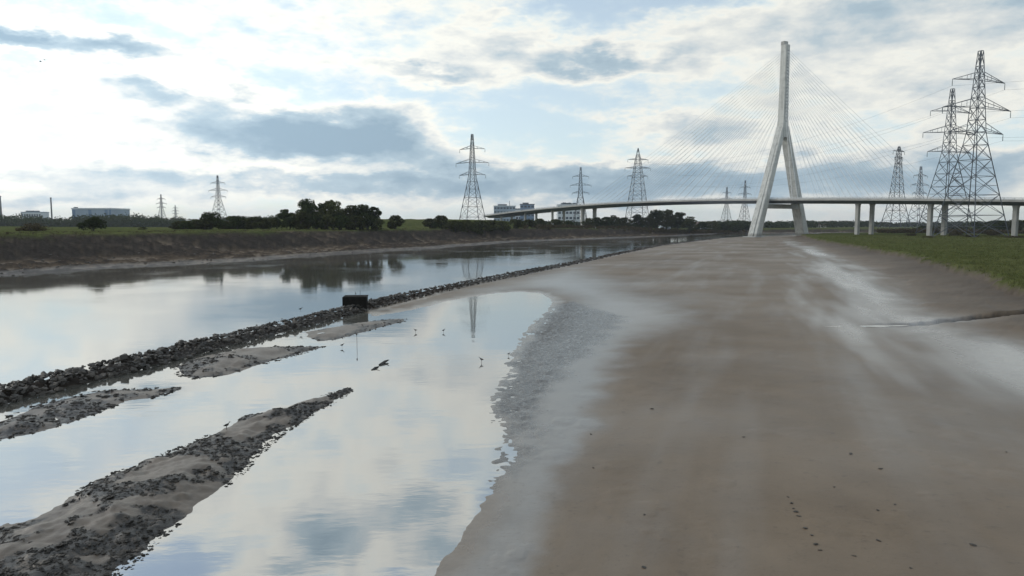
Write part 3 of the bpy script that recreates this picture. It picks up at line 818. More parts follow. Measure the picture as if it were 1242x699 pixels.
_t = lattice_tower((-24.07, 430.00, 5.50), 56.56, R(-18), T_PROF(14), ARM3(.82), 0.22, 'steel lattice tower with drooping arms on the far bank beside the viaduct', LV, group=None, droop=0.06)[1]
TIPS_RIVER = lattice_tower((113.62, 640.00, 4.00), 72.03, R(8), F_PROF(19), [(.655, 9.5, 1.2), (.755, 12, 1.2), (.86, 9.5, 1.0)], 0.28, 'steel lattice tower with short flat arms behind the viaduct', LV2, group=None, droop=0.0)[1]
_t = lattice_tower((67.88, 700.00, 5.00), 58.94, R(-12), T_PROF(15), ARM3(.8), 0.27, 'slim steel lattice tower behind the white building', LV, group=None, droop=0.04)[1]
_t = lattice_tower((256.06, 470.00, 2.50), 56.54, R(35), E_PROF(17), [(.80, 4.5, 1.0), (.87, 5.5, 1.0), (.945, 7.5, 1.0)], 0.24, 'stout steel lattice tower with three short arms behind the paired piers', LV2, group=None, droop=0.0)[1]
_t = lattice_tower((369.26, 640.00, 3.00), 56.88, R(20), T_PROF(16), ARM3(.85), 0.26, 'distant steel lattice tower between the stout tower and the tall pair', LV, group=None, droop=0.0)[1]
_t = lattice_tower((349.70, 1150.00, 4.00), 64.09, R(12), T_PROF(16), ARM3(.8), 0.32, 'distant small steel lattice tower seen beside the bridge tower, the shorter of two', LV, group=None, droop=0.0)[1]
_t = lattice_tower((346.25, 1050.00, 4.00), 68.57, R(14), T_PROF(15), ARM3(.85), 0.32, 'distant steel lattice tower close beside the bridge tower leg, the taller of two', LV, group=None, droop=0.0)[1]
_t = lattice_tower((-316.15, 760.00, 6.00), 53.99, R(-15), T_PROF(15), ARM3(.9), 0.28, 'distant steel lattice tower rising behind the bushes on the far bank', LV, group=None, droop=0.0)[1]
_t = lattice_tower((-646.32, 1300.00, 6.00), 56.40, R(-15), T_PROF(15), ARM3(.9), 0.45, 'very distant steel lattice tower above the blue treeline', LV, group=None, droop=0.0)[1]
_t = lattice_tower((-907.27, 1900.00, 6.00), 52.86, R(-15), T_PROF(15), ARM3(.9), 0.5, 'tiny faint steel lattice tower above the blue treeline', LV, group=None, droop=0.0)[1]

# conductors strung between towers
M_WIRE = simple_mat('aluminium_conductor', (.11, .12, .13), .6)
def wire(a, b, sag, label):
    mb = MB(); a = Vector(a); b = Vector(b); pts = []
    for q in range(25):
        t_ = q / 24; p_ = a.lerp(b, t_); p_.z -= 4 * t_ * (1 - t_) * sag; pts.append(p_)
    mb.tube(pts, .028, 4)
    o = mb.build('power_line', M_WIRE); tag(o, label, 'power line', 'power lines on the tallest lattice tower')
for k in range(6):
    a = TIPS_BIG[k]
    wire(a, TIPS_RIVER[k], 13, 'thin sagging power line strung from the tallest lattice tower across the river')
    wire(a, a + Vector((150, -190, 6)), 7, 'thin power line leaving the tallest lattice tower over the grass')

# ------------------------------------------------------------------ far buildings
M_SHEDW = simple_mat('white_cladding', (.62, .65, .68), .6, (.05, .08))
M_SHEDB = simple_mat('blue_cladding', (.16, .24, .36), .6, (.05, .12))
M_SHEDG = simple_mat('grey_blue_cladding', (.30, .37, .45), .6, (.05, .1))
M_ROOFD = simple_mat('dark_roofing', (.10, .115, .135), .8, (.2, .15))
M_GLASS = simple_mat('dark_window_glass', (.05, .07, .10), .12)
M_BRICK = simple_mat('pale_render', (.50, .47, .43), .85, (.1, .15), obj_var=.15)
M_TILE = simple_mat('brown_roof_tile', (.16, .11, .09), .85, (.2, .2), obj_var=.2)
M_DARKM = simple_mat('dark_concrete', (.14, .14, .145), .85, (.3, .2))

def shed(x, y, wid, dep, z0, z1, label):
    root = empty('industrial_shed', (x, y, z0), 0); tag(root, label, 'building'); h = z1 - z0
    mb = MB(); mb.box(-wid / 2, wid / 2, 0, dep, -2, h); mb.build('wall', M_SHEDG, root)
    n = 12
    for k in range(n):
        a = -wid / 2 + wid * k / n
        mb = MB(); mb.box(a + .12, a + wid / n - .12, -.18, -.004, .3, h - .6); mb.build('panel', M_SHEDG if k % 5 else M_SHEDB, root)
    for sx in (-1, 1):
        mb = MB(); x0, x1 = sorted((sx * wid / 2, sx * (wid / 2 - 2.2))); mb.box(x0 - .05, x1 + .05, -.35, -.19, 0, h); mb.build('corner_panel', M_SHEDB, root)
    mb = MB(); mb.box(-wid / 2 - .6, wid / 2 + .6, -.6, dep + .6, h, h + 1.5); rf = mb.build('roof', M_SHEDW, root)
    mb = MB(); mb.box(-wid / 2 + .8, -wid / 2 + 4, 2, 5, h + 1.5, h + 2.6); mb.build('roof_vent', M_ROOFD, rf)
    for k in range(3):
        a = -wid / 2 + wid * (.2 + .2 * k); mb = MB(); mb.box(a, a + 4, -.32, -.2, 0, 5); mb.build('loading_door', M_SHEDW, root)

def office(x, y, wid, dep, z0, z1, rows, cols, label, wall, cap):
    root = empty('office_block', (x, y, z0), 0); tag(root, label, 'building'); h = z1 - z0
    mb = MB(); mb.box(-wid / 2, wid / 2, 0, dep, -2, h); mb.build('wall', wall, root)
    for r_ in range(rows):
        zc = h * (r_ + .35) / rows
        for c_ in range(cols):
            a = -wid / 2 + wid * (c_ + .15) / cols
            mb = MB(); mb.box(a, a + wid * .7 / cols, -.12, -.003, zc, zc + h * .42 / rows); mb.build('window', M_GLASS, root)
    mb = MB(); mb.box(-wid / 2 - .5, wid / 2 + .5, -.5, dep + .5, h, h + 1.2); rf = mb.build('roof', cap, root)
    mb = MB(); mb.box(-wid * .32, wid * .1, 3, dep - 3, h + 1.2, h + 3.2); mb.build('plant_room', M_ROOFD, rf)
    return root, h

def house(x, y, s, rz, label, wall):
    z0 = ground_z(x, y); root = empty('house', (x, y, z0), rz); tag(root, label, 'house', 'pale houses of the distant town'); root.scale = (s, s, s)
    mb = MB(); mb.box(-6, 6, -4, 4, -1, 5.2); mb.build('wall', wall, root)
    mb = MB(); mb.add([(-6.4, -4.5, 5.0), (6.4, -4.5, 5.0), (6.4, 4.5, 5.0), (-6.4, 4.5, 5.0), (-6.4, 0, 8.6), (6.4, 0, 8.6)], [(0, 1, 5, 4), (2, 3, 4, 5), (1, 2, 5), (3, 0, 4), (0, 3, 2, 1)]); rf = mb.build('roof', M_TILE, root)
    mb = MB(); mb.box(3.6, 4.6, -.5, .5, 7.2, 9.8); mb.build('chimney', M_TILE, rf)
    for k, (a, z) in enumerate(((-4, 1), (1.5, 1), (-4, 3.4), (1.5, 3.4))):
        mb = MB(); mb.box(a, a + 2, -4.08, -4.003, z, z + 1.4); mb.build('window', M_GLASS, root)
shed(-489.1, 820, 45.3, 40, 5.5, 25.2, 'blue and white box shaped industrial shed above the far treeline')
_r, _h = office(-10.5, 1000, 30.6, 22, 5, 33.0, 5, 7, 'glassy blue grey office block with rooftop mast behind the viaduct', M_SHEDG, M_SHEDW)
mb = MB(); mb.tube([(7, 8, _h + 1), (7, 8, _h + 8)], .35, 6); mb.build('mast', M_ROOFD, _r)
office(22.5, 1040, 20.8, 16, 5, 36.4, 5, 4, 'narrow dark blue office block behind the viaduct', M_SHEDB, M_ROOFD)
office(10.1, 1080, 28.0, 16, 5, 28.8, 3, 6, 'low pale building linking the two office blocks', M_SHEDW, M_SHEDW)
_r, _h = office(79.2, 980, 31.1, 26, 5, 34.2, 4, 6, 'large white building with humped dark roof behind the viaduct', M_SHEDW, M_SHEDW)
for k in range(3):
    mb = MB(); a = -9 + k * 7
    mb.loft([[(a, y_, _h + 1.2), (a + 6.4, y_, _h + 1.2), (a + 5.2, y_, _h + 3.6 - k * .3), (a + 1.2, y_, _h + 3.9 - k * .3)] for y_ in (1, 24)]); mb.build('roof_hood', M_ROOFD, _r)

def stack(x, y, z0, z1, r_, label):
    root = empty('chimney_stack', (x, y, z0)); tag(root, label, 'chimney')
    mb = MB(); mb.tube([(0, 0, -2), (0, 0, (z1 - z0) * .5), (0, 0, z1 - z0)], [r_ * 1.25, r_ * 1.1, r_], 10); mb.build('shaft', M_DARKM, root, True)
    mb = MB(); mb.tube([(0, 0, z1 - z0 - .9), (0, 0, z1 - z0 + .3)], r_ * 1.25, 10); mb.build('rim', M_ROOFD, root)
stack(-653.3, 1000, 5.5, 45.2, .9, 'thin dark chimney stack between treeline and industrial shed')
stack(-725.9, 1000, 5.5, 47.5, 1.7, 'thick dark chimney stack above the far treeline')
office(-785.1, 1150, 32.5, 20, 5, 26.8, 2, 8, 'low pale works building beside the thin chimney stack', M_SHEDW, M_SHEDG)
for (x_, y_, s_, r_) in [(340.87, 927.21, 0.58, -0.19), (346.64, 910.99, 0.57, -0.18), (419.69, 1063.59, 0.79, 0.48), (399.36, 924.39, 0.71, -0.40), (404.74, 914.53, 0.58, -0.51), (481.57, 1065.50, 0.80, 0.55), (481.04, 1040.09, 0.61, -0.34), (474.41, 1005.40, 0.77, 0.64), (509.43, 1056.01, 0.58, 0.19), (530.89, 1014.34, 0.70, -0.58), (519.27, 974.72, 0.58, 0.78), (420.48, 1053.10, 0.71, -0.36), (486.11, 1061.77, 0.72, 0.69)]:
    house(x_, y_, s_, r_, 'small pale house with brown roof in the distant town beyond the bridge', M_BRICK)
for (x_, y_, s_, r_) in [(138.58, 640.00, 0.80, 0.10), (183.34, 690.00, 0.80, 0.10), (194.65, 690.00, 0.80, 0.10)]:
    house(x_, y_, s_, r_, 'white walled house among the dark trees on the far bank', M_SHEDW)


# ------------------------------------------------------------------ trees and bushes
def leaf_material(name, col, tr=.25):
    m = bpy.data.materials.new(name); m.use_nodes = True
    n = NT(m.node_tree)
    o = n.new('ShaderNodeOutputMaterial')
    geo = n.new('ShaderNodeNewGeometry')
    f = n.noise(geo.outputs['Position'], .9, 3, .6)
    lo = tuple(c * .55 for c in col); hi = tuple(c * 1.5 for c in col)
    c = n.ramp(f, [(.32, lo), (.68, hi)])
    oi = n.new('ShaderNodeObjectInfo').outputs['Random']
    c = n.mix(1.0, c, n.m('ADD', .75, n.m('MULTIPLY', oi, .5)), 'MULTIPLY')
    d = n.new('ShaderNodeBsdfDiffuse'); t = n.new('ShaderNodeBsdfTranslucent')
    n.put(d.inputs[0], c); n.put(t.inputs[0], c)
    mx = n.new('ShaderNodeMixShader'); mx.inputs[0].default_value = tr
    n.l.new(d.outputs[0], mx.inputs[1]); n.l.new(t.outputs[0], mx.inputs[2]); n.l.new(mx.outputs[0], o.inputs[0])
    return m

M_LEAF = [leaf_material('dark_leaves', (.040, .052, .018)), leaf_material('olive_leaves', (.060, .064, .024)), leaf_material('russet_scrub', (.075, .060, .034))]
M_BARK = simple_mat('bark', (.055, .045, .036), .9, (2.0, .3))

def crown_mesh(name, seed, w_, h_, base, nlobe, nleaf, leaf, mat):
    """leaves spread through lobes inside a crown w_ wide, from base to h_"""
    rs = np.random.RandomState(seed)
    lobes = []
    while len(lobes) < nlobe:
        p = rs.uniform(-1, 1, 3)
        if np.dot(p, p) > 1: continue
        zz = base + (h_ - base) * (p[2] * .5 + .5)
        wid = 1.0 if p[2] < .1 else 1.0 - .45 * p[2]
        rad = rs.uniform(.16, .30) * w_ / 2 * 1.25
        lobes.append((p[0] * w_ / 2 * .78 * wid, p[1] * w_ / 2 * .78 * wid, min(zz, h_ - rad * .7), rad))
    lb = np.array(lobes)
    ids = rs.choice(nlobe, nleaf, p=lb[:, 3] ** 2 / np.sum(lb[:, 3] ** 2))
    dv = rs.normal(size=(nleaf, 3)); dv /= np.linalg.norm(dv, axis=1)[:, None]
    rr = rs.uniform(.45, 1.08, nleaf) ** .6
    ctr = lb[ids, :3] + dv * (lb[ids, 3] * rr)[:, None] * (1, 1, .8)
    ctr[:, 2] = np.maximum(ctr[:, 2], base * .6 + .1)
    a = rs.normal(size=(nleaf, 3)); a /= np.linalg.norm(a, axis=1)[:, None]
    b = np.cross(a, rs.normal(size=(nleaf, 3))); b /= np.linalg.norm(b, axis=1)[:, None]
    s = leaf * rs.uniform(.6, 1.3, nleaf)[:, None]
    V = np.stack([ctr - a * s, ctr + b * s * .6, ctr + a * s, ctr - b * s * .6], 1).reshape(-1, 3)
    me = bpy.data.meshes.new(name); me.from_pydata(V.tolist(), [], [tuple(range(4 * k, 4 * k + 4)) for k in range(nleaf)])
    me.materials.append(mat)
    return me, lb

def tree_proto(seed, w_, h_, base, nlobe, nleaf, leaf, mat, bush=False):
    me, lb = crown_mesh('crown', seed, w_, h_, base, nlobe, nleaf, leaf, mat)
    rs = np.random.RandomState(seed + 99)
    mb = MB()
    r0 = .022 * h_ + .03
    if bush:
        for k in range(5):
            l = lb[rs.randint(len(lb))]; mb.tube([(l[0] * .1, l[1] * .1, -.3), (l[0] * .4, l[1] * .4, l[2] * .5), (l[0] * .8, l[1] * .8, l[2])], [r0, r0 * .7, r0 * .3], 5)
    else:
        bx, by = rs.normal(0, .03 * h_, 2)
        mb.tube([(0, 0, -.5), (bx * .3, by * .3, base * .6), (bx, by, h_ * .5), (bx * 1.1, by * 1.1, h_ * .85)], [r0 * 1.4, r0, r0 * .7, r0 * .25], 7)
        for k in range(7):
            l = lb[rs.randint(len(lb))]; z0 = rs.uniform(base * .7, h_ * .55)
            mb.tube([(bx * .7, by * .7, z0), (l[0] * .5, l[1] * .5, (z0 + l[2]) * .5 + .2), (l[0], l[1], l[2])], [r0 * .5, r0 * .33, r0 * .15], 5)
    return me, mb.mesh('trunk', M_BARK, True)

# unit prototypes: trees 10 m tall, bushes 3 m tall
TREES = [tree_proto(20 + k, [8.5, 7.2, 9.6, 6.4, 8.0][k], 10.0, [1.8, 2.2, 1.5, 2.6, 1.2][k], [30, 26, 34, 22, 30][k], 3400, .30, M_LEAF[[0, 0, 1, 0, 1][k]]) for k in range(5)]
BUSHES = [tree_proto(60 + k, [5.5, 4.2, 7.0, 5.0][k], 3.0, .15, [22, 18, 26, 20][k], 1700, .19, M_LEAF[[0, 1, 2, 1][k]], True) for k in range(4)]

def place(kind, x, y, z, s, rz, label, group=None, sxy=1.0, cat=None, k=0):
    lib = TREES if kind == 'tree' else BUSHES
    me, tr = lib[k % len(lib)]
    root = empty(kind, (x, y, z), rz)
    root.scale = (s * sxy, s * sxy, s)
    tag(root, label, cat or kind, group)
    for nm, d in (('crown', me), ('trunk' if kind == 'tree' else 'stem', tr)):
        o = bpy.data.objects.new(nm, d); C.objects.link(o); o.parent = root
    return root

PLANTS = [
    ('bush', -121.28, 178.00, 0.74, 1.70, 2, 'low spreading bush near the bank edge below the chimney stacks', None),
    ('bush', -109.62, 184.00, 1.21, 1.11, 0, 'round dark bush alone on the bank edge in front of the industrial shed', None),
    ('bush', -119.76, 228.00, 0.33, 2.30, 1, 'tiny low bush alone at the edge of the field', None),
    ('bush', -115.08, 246.00, 0.98, 2.24, 3, 'bush at the end of the thicket nearest the industrial shed', 'bushes of the thicket on the far bank'),
    ('bush', -111.67, 250.00, 1.18, 1.78, 1, 'scrubby bush in the thicket between shed and tall trees', 'bushes of the thicket on the far bank'),
    ('bush', -103.56, 242.00, 1.96, 0.90, 0, 'biggest round bush of the thicket, in front of the distant lattice tower', 'bushes of the thicket on the far bank'),
    ('bush', -101.44, 256.00, 1.59, 1.35, 1, 'scrubby bush in the thicket between shed and tall trees', 'bushes of the thicket on the far bank'),
    ('bush', -95.59, 254.00, 1.19, 1.80, 3, 'scrubby bush in the thicket between shed and tall trees', 'bushes of the thicket on the far bank'),
    ('bush', -91.84, 262.00, 1.31, 1.45, 0, 'scrubby bush in the thicket between shed and tall trees', 'bushes of the thicket on the far bank'),
    ('bush', -101.41, 250.00, 0.99, 1.10, 2, 'scrubby bush in the thicket between shed and tall trees', 'bushes of the thicket on the far bank'),
    ('bush', -94.07, 258.00, 1.60, 0.90, 0, 'scrubby bush in the thicket between shed and tall trees', 'bushes of the thicket on the far bank'),
    ('bush', -113.10, 248.00, 0.60, 1.67, 2, 'scrubby bush in the thicket between shed and tall trees', 'bushes of the thicket on the far bank'),
    ('tree', -81.93, 256.00, 0.75, 1.51, 3, 'slim tree at the end of the tall clump next to the bushy thicket', 'trees of the tall clump on the far bank'),
    ('tree', -74.71, 258.00, 1.11, 1.16, 0, 'tallest tree of the clump on the far bank, with a domed crown', 'trees of the tall clump on the far bank'),
    ('tree', -71.49, 264.00, 0.98, 1.32, 1, 'dark tree in the middle of the tall clump on the far bank', 'trees of the tall clump on the far bank'),
    ('tree', -66.14, 260.00, 1.09, 1.11, 2, 'dark tree in the middle of the tall clump on the far bank', 'trees of the tall clump on the far bank'),
    ('tree', -61.43, 266.00, 0.92, 1.44, 4, 'dark tree in the middle of the tall clump on the far bank', 'trees of the tall clump on the far bank'),
    ('tree', -56.44, 266.00, 0.94, 1.57, 0, 'dark tree in the middle of the tall clump on the far bank', 'trees of the tall clump on the far bank'),
    ('tree', -52.15, 268.00, 0.90, 1.32, 3, 'tree at the end of the tall clump beside the round dark bush', 'trees of the tall clump on the far bank'),
    ('tree', -75.64, 253.00, 0.65, 1.71, 4, 'dark tree in the middle of the tall clump on the far bank', 'trees of the tall clump on the far bank'),
    ('tree', -63.22, 258.00, 0.60, 2.14, 0, 'dark tree in the middle of the tall clump on the far bank', 'trees of the tall clump on the far bank'),
    ('tree', -70.85, 255.00, 0.57, 2.25, 4, 'dark tree in the middle of the tall clump on the far bank', 'trees of the tall clump on the far bank'),
    ('tree', -56.82, 262.00, 0.52, 2.99, 1, 'dark tree in the middle of the tall clump on the far bank', 'trees of the tall clump on the far bank'),
    ('bush', -78.86, 250.00, 1.38, 0.93, 0, 'dark undergrowth bush at the foot of the tall clump of trees', 'undergrowth of the tall clump'),
    ('bush', -74.16, 248.00, 1.76, 1.10, 1, 'dark undergrowth bush at the foot of the tall clump of trees', 'undergrowth of the tall clump'),
    ('bush', -69.79, 249.00, 1.67, 0.96, 0, 'dark undergrowth bush at the foot of the tall clump of trees', 'undergrowth of the tall clump'),
    ('bush', -65.64, 251.00, 1.78, 1.00, 3, 'dark undergrowth bush at the foot of the tall clump of trees', 'undergrowth of the tall clump'),
    ('bush', -61.65, 254.00, 1.69, 0.97, 0, 'dark undergrowth bush at the foot of the tall clump of trees', 'undergrowth of the tall clump'),
    ('bush', -57.56, 257.00, 1.70, 1.36, 1, 'dark undergrowth bush at the foot of the tall clump of trees', 'undergrowth of the tall clump'),
    ('bush', -53.35, 260.00, 1.81, 0.92, 0, 'dark undergrowth bush at the foot of the tall clump of trees', 'undergrowth of the tall clump'),
    ('bush', -50.08, 262.00, 1.51, 0.90, 3, 'dark undergrowth bush at the foot of the tall clump of trees', 'undergrowth of the tall clump'),
    ('bush', -111.53, 242.00, 0.89, 1.51, 0, 'scrubby bush in the thicket between shed and tall trees', 'bushes of the thicket on the far bank'),
    ('bush', -104.10, 238.00, 1.17, 1.48, 1, 'scrubby bush in the thicket between shed and tall trees', 'bushes of the thicket on the far bank'),
    ('bush', -99.91, 240.00, 1.27, 1.22, 0, 'scrubby bush in the thicket between shed and tall trees', 'bushes of the thicket on the far bank'),
    ('bush', -96.84, 248.00, 1.57, 1.01, 0, 'scrubby bush in the thicket between shed and tall trees', 'bushes of the thicket on the far bank'),
    ('bush', -91.24, 247.00, 1.38, 1.51, 1, 'scrubby bush in the thicket between shed and tall trees', 'bushes of the thicket on the far bank'),
    ('bush', -87.17, 252.00, 1.29, 1.29, 3, 'scrubby bush in the thicket between shed and tall trees', 'bushes of the thicket on the far bank'),
    ('bush', -85.55, 256.00, 1.40, 0.78, 0, 'scrubby bush in the thicket between shed and tall trees', 'bushes of the thicket on the far bank'),
    ('bush', -46.61, 280.00, 1.80, 1.14, 1, 'round dark bush standing right beside the tall clump of trees', None),
    ('bush', -37.72, 325.00, 1.56, 1.29, 1, 'green bush below the viaduct end on the far bank', 'bushes below the viaduct end'),
    ('bush', -32.89, 330.00, 2.02, 1.28, 1, 'green bush below the viaduct end on the far bank', 'bushes below the viaduct end'),
    ('bush', -25.89, 320.00, 1.79, 1.26, 3, 'green bush below the viaduct end on the far bank', 'bushes below the viaduct end'),
    ('bush', -21.28, 330.00, 1.95, 1.11, 3, 'green bush below the viaduct end on the far bank', 'bushes below the viaduct end'),
    ('bush', -15.55, 340.00, 2.12, 1.13, 3, 'green bush below the viaduct end on the far bank', 'bushes below the viaduct end'),
    ('bush', -10.26, 350.00, 1.89, 1.35, 1, 'green bush below the viaduct end on the far bank', 'bushes below the viaduct end'),
    ('bush', -35.44, 325.00, 1.05, 1.06, 0, 'green bush below the viaduct end on the far bank', 'bushes below the viaduct end'),
    ('bush', -29.40, 330.00, 1.18, 1.56, 1, 'green bush below the viaduct end on the far bank', 'bushes below the viaduct end'),
    ('bush', -23.96, 335.00, 1.32, 1.19, 0, 'green bush below the viaduct end on the far bank', 'bushes below the viaduct end'),
    ('bush', -18.61, 345.00, 1.34, 1.59, 1, 'green bush below the viaduct end on the far bank', 'bushes below the viaduct end'),
    ('bush', -12.07, 355.00, 1.35, 1.47, 1, 'green bush below the viaduct end on the far bank', 'bushes below the viaduct end'),
    ('bush', -4.64, 360.00, 1.64, 1.60, 1, 'green bush below the viaduct end on the far bank', 'bushes below the viaduct end'),
    ('bush', 2.23, 380.00, 1.69, 1.27, 3, 'green bush below the viaduct end on the far bank', 'bushes below the viaduct end'),
    ('bush', 8.91, 400.00, 1.58, 1.70, 1, 'green bush below the viaduct end on the far bank', 'bushes below the viaduct end'),
    ('bush', 16.74, 420.00, 1.78, 1.22, 3, 'green bush below the viaduct end on the far bank', 'bushes below the viaduct end'),
    ('bush', 27.85, 440.00, 1.83, 1.25, 3, 'green bush below the viaduct end on the far bank', 'bushes below the viaduct end'),
    ('bush', 36.40, 450.00, 1.67, 1.15, 0, 'green bush below the viaduct end on the far bank', 'bushes below the viaduct end'),
    ('tree', 69.50, 520.00, 0.88, 2.30, 1, 'dark leafy tree in the wood behind the main span', 'trees behind the main span of the bridge'),
    ('tree', 77.05, 530.00, 1.02, 1.68, 4, 'dark leafy tree in the wood behind the main span', 'trees behind the main span of the bridge'),
    ('tree', 86.10, 540.00, 0.90, 1.76, 2, 'dark leafy tree in the wood behind the main span', 'trees behind the main span of the bridge'),
    ('tree', 101.11, 560.00, 1.18, 1.57, 0, 'dark leafy tree in the wood behind the main span', 'trees behind the main span of the bridge'),
    ('tree', 114.24, 560.00, 1.57, 1.38, 0, 'dark leafy tree in the wood behind the main span', 'trees behind the main span of the bridge'),
    ('tree', 123.87, 565.00, 1.62, 1.28, 2, 'dark leafy tree in the wood behind the main span', 'trees behind the main span of the bridge'),
    ('tree', 134.32, 570.00, 1.53, 1.71, 1, 'dark leafy tree in the wood behind the main span', 'trees behind the main span of the bridge'),
    ('tree', 141.15, 560.00, 1.31, 1.50, 4, 'dark leafy tree in the wood behind the main span', 'trees behind the main span of the bridge'),
    ('tree', 161.08, 600.00, 0.96, 2.08, 0, 'dark leafy tree in the wood behind the main span', 'trees behind the main span of the bridge'),
    ('tree', 173.77, 610.00, 1.04, 1.73, 2, 'dark leafy tree in the wood behind the main span', 'trees behind the main span of the bridge'),
    ('tree', 186.79, 620.00, 0.83, 2.67, 1, 'dark leafy tree in the wood behind the main span', 'trees behind the main span of the bridge'),
    ('tree', 200.14, 630.00, 0.84, 2.49, 0, 'dark leafy tree in the wood behind the main span', 'trees behind the main span of the bridge'),
    ('tree', 106.39, 550.00, 1.04, 1.71, 4, 'dark leafy tree in the wood behind the main span', 'trees behind the main span of the bridge'),
    ('tree', 55.11, 500.00, 0.75, 1.80, 2, 'dark leafy tree in the wood behind the main span', 'trees behind the main span of the bridge'),
    ('tree', 61.58, 505.00, 0.81, 1.72, 0, 'dark leafy tree in the wood behind the main span', 'trees behind the main span of the bridge'),
    ('tree', 213.07, 640.00, 0.70, 2.99, 1, 'dark leafy tree in the wood behind the main span', 'trees behind the main span of the bridge'),
    ('tree', 314.52, 560.00, 0.61, 3.30, 0, 'dark tree in the row beyond the right hand piers', 'trees beyond the piers on the saltmarsh side'),
    ('tree', 315.96, 540.00, 0.73, 3.38, 1, 'dark tree in the row beyond the right hand piers', 'trees beyond the piers on the saltmarsh side'),
    ('tree', 317.68, 520.00, 0.66, 2.89, 2, 'dark tree in the row beyond the right hand piers', 'trees beyond the piers on the saltmarsh side'),
    ('tree', 318.96, 500.00, 0.71, 3.30, 4, 'dark tree in the row beyond the right hand piers', 'trees beyond the piers on the saltmarsh side'),
    ('tree', 319.16, 480.00, 0.76, 2.97, 0, 'dark tree in the row beyond the right hand piers', 'trees beyond the piers on the saltmarsh side'),
    ('tree', 324.64, 470.00, 0.81, 3.42, 1, 'dark tree in the row beyond the right hand piers', 'trees beyond the piers on the saltmarsh side'),
    ('tree', 329.61, 460.00, 0.86, 2.50, 2, 'dark tree in the row beyond the right hand piers', 'trees beyond the piers on the saltmarsh side'),
    ('tree', 334.59, 450.00, 0.90, 2.80, 4, 'dark tree in the row beyond the right hand piers', 'trees beyond the piers on the saltmarsh side'),
    ('tree', 308.74, 580.00, 0.48, 3.55, 2, 'dark tree in the row beyond the right hand piers', 'trees beyond the piers on the saltmarsh side'),
    ('tree', 279.17, 450.00, 0.48, 3.98, 1, 'dark tree in the row beyond the right hand piers', 'trees beyond the piers on the saltmarsh side'),
    ('tree', 298.78, 440.00, 0.53, 3.21, 0, 'dark tree in the row beyond the right hand piers', 'trees beyond the piers on the saltmarsh side'),
    ('bush', 171.89, 290.00, 0.26, 3.35, 2, 'low brown scrub bush on the grass near the piers', 'scrub bushes on the saltmarsh'),
    ('bush', 196.12, 300.00, 0.38, 2.91, 2, 'low brown scrub bush on the grass near the piers', 'scrub bushes on the saltmarsh'),
    ('bush', 203.05, 285.00, 0.29, 4.95, 2, 'low brown scrub bush on the grass near the piers', 'scrub bushes on the saltmarsh'),
    ('bush', 206.73, 280.00, 0.37, 2.52, 2, 'low brown scrub bush on the grass near the piers', 'scrub bushes on the saltmarsh'),
    ('bush', 187.42, 330.00, 0.49, 1.82, 2, 'low brown scrub bush on the grass near the piers', 'scrub bushes on the saltmarsh'),
    ('bush', 208.72, 330.00, 0.62, 1.80, 2, 'low brown scrub bush on the grass near the piers', 'scrub bushes on the saltmarsh'),
    ('bush', 226.15, 330.00, 0.62, 1.98, 2, 'low brown scrub bush on the grass near the piers', 'scrub bushes on the saltmarsh')]
for (kind, x, y, s, sxy, k, label, group) in PLANTS:
    place(kind, x, y, ground_z(x, y) - .1, s, (x * 7.3 + y * 1.7) % 6.28, label, group, sxy, None, k)

def wood_belt(name, label, pts, depth, hmin, hmax, n, leaf, mat, seed, per=55):
    """far wood that reads as one mass: many small crowns of leaf faces"""
    rs = np.random.RandomState(seed)
    cum = [0.0]
    for a, b in zip(pts[:-1], pts[1:]): cum.append(cum[-1] + math.hypot(b[0] - a[0], b[1] - a[1]))
    xs = np.array([p[0] for p in pts]); ys = np.array([p[1] for p in pts])
    u = rs.uniform(0, cum[-1], n)
    cx = np.interp(u, cum, xs) + rs.normal(0, depth * .3, n); cy = np.interp(u, cum, ys) + rs.uniform(-.5, .5, n) * depth
    gz = ground_zs(np.stack([cx, cy], 1))
    hh = (hmin + (hmax - hmin) * np.clip(.5 + 1.1 * fbm(cx, cy, 60, 3) + rs.normal(0, .14, n), 0, 1))
    m_ = n * per
    i = rs.randint(0, n, m_)
    dv = rs.normal(size=(m_, 3)); dv /= np.linalg.norm(dv, axis=1)[:, None]
    rad = hh[i] * .5
    ctr = np.stack([cx[i] + dv[:, 0] * rad * .95, cy[i] + dv[:, 1] * rad * .95, gz[i] + hh[i] * .52 + dv[:, 2] * rad * rs.uniform(.6, 1.05, m_)], 1)
    a = rs.normal(size=(m_, 3)); a /= np.linalg.norm(a, axis=1)[:, None]
    b = np.cross(a, rs.normal(size=(m_, 3))); b /= np.linalg.norm(b, axis=1)[:, None]
    s = leaf * rs.uniform(.6, 1.3, m_)[:, None]
    V = np.stack([ctr - a * s, ctr + b * s * .7, ctr + a * s, ctr - b * s * .7], 1).reshape(-1, 3)
    me = bpy.data.meshes.new(name); me.from_pydata(V.tolist(), [], [tuple(range(4 * k, 4 * k + 4)) for k in range(m_)]); me.materials.append(mat)
    o = bpy.data.objects.new(name, me); C.objects.link(o)
    tag(o, label, 'wood', kind='stuff')

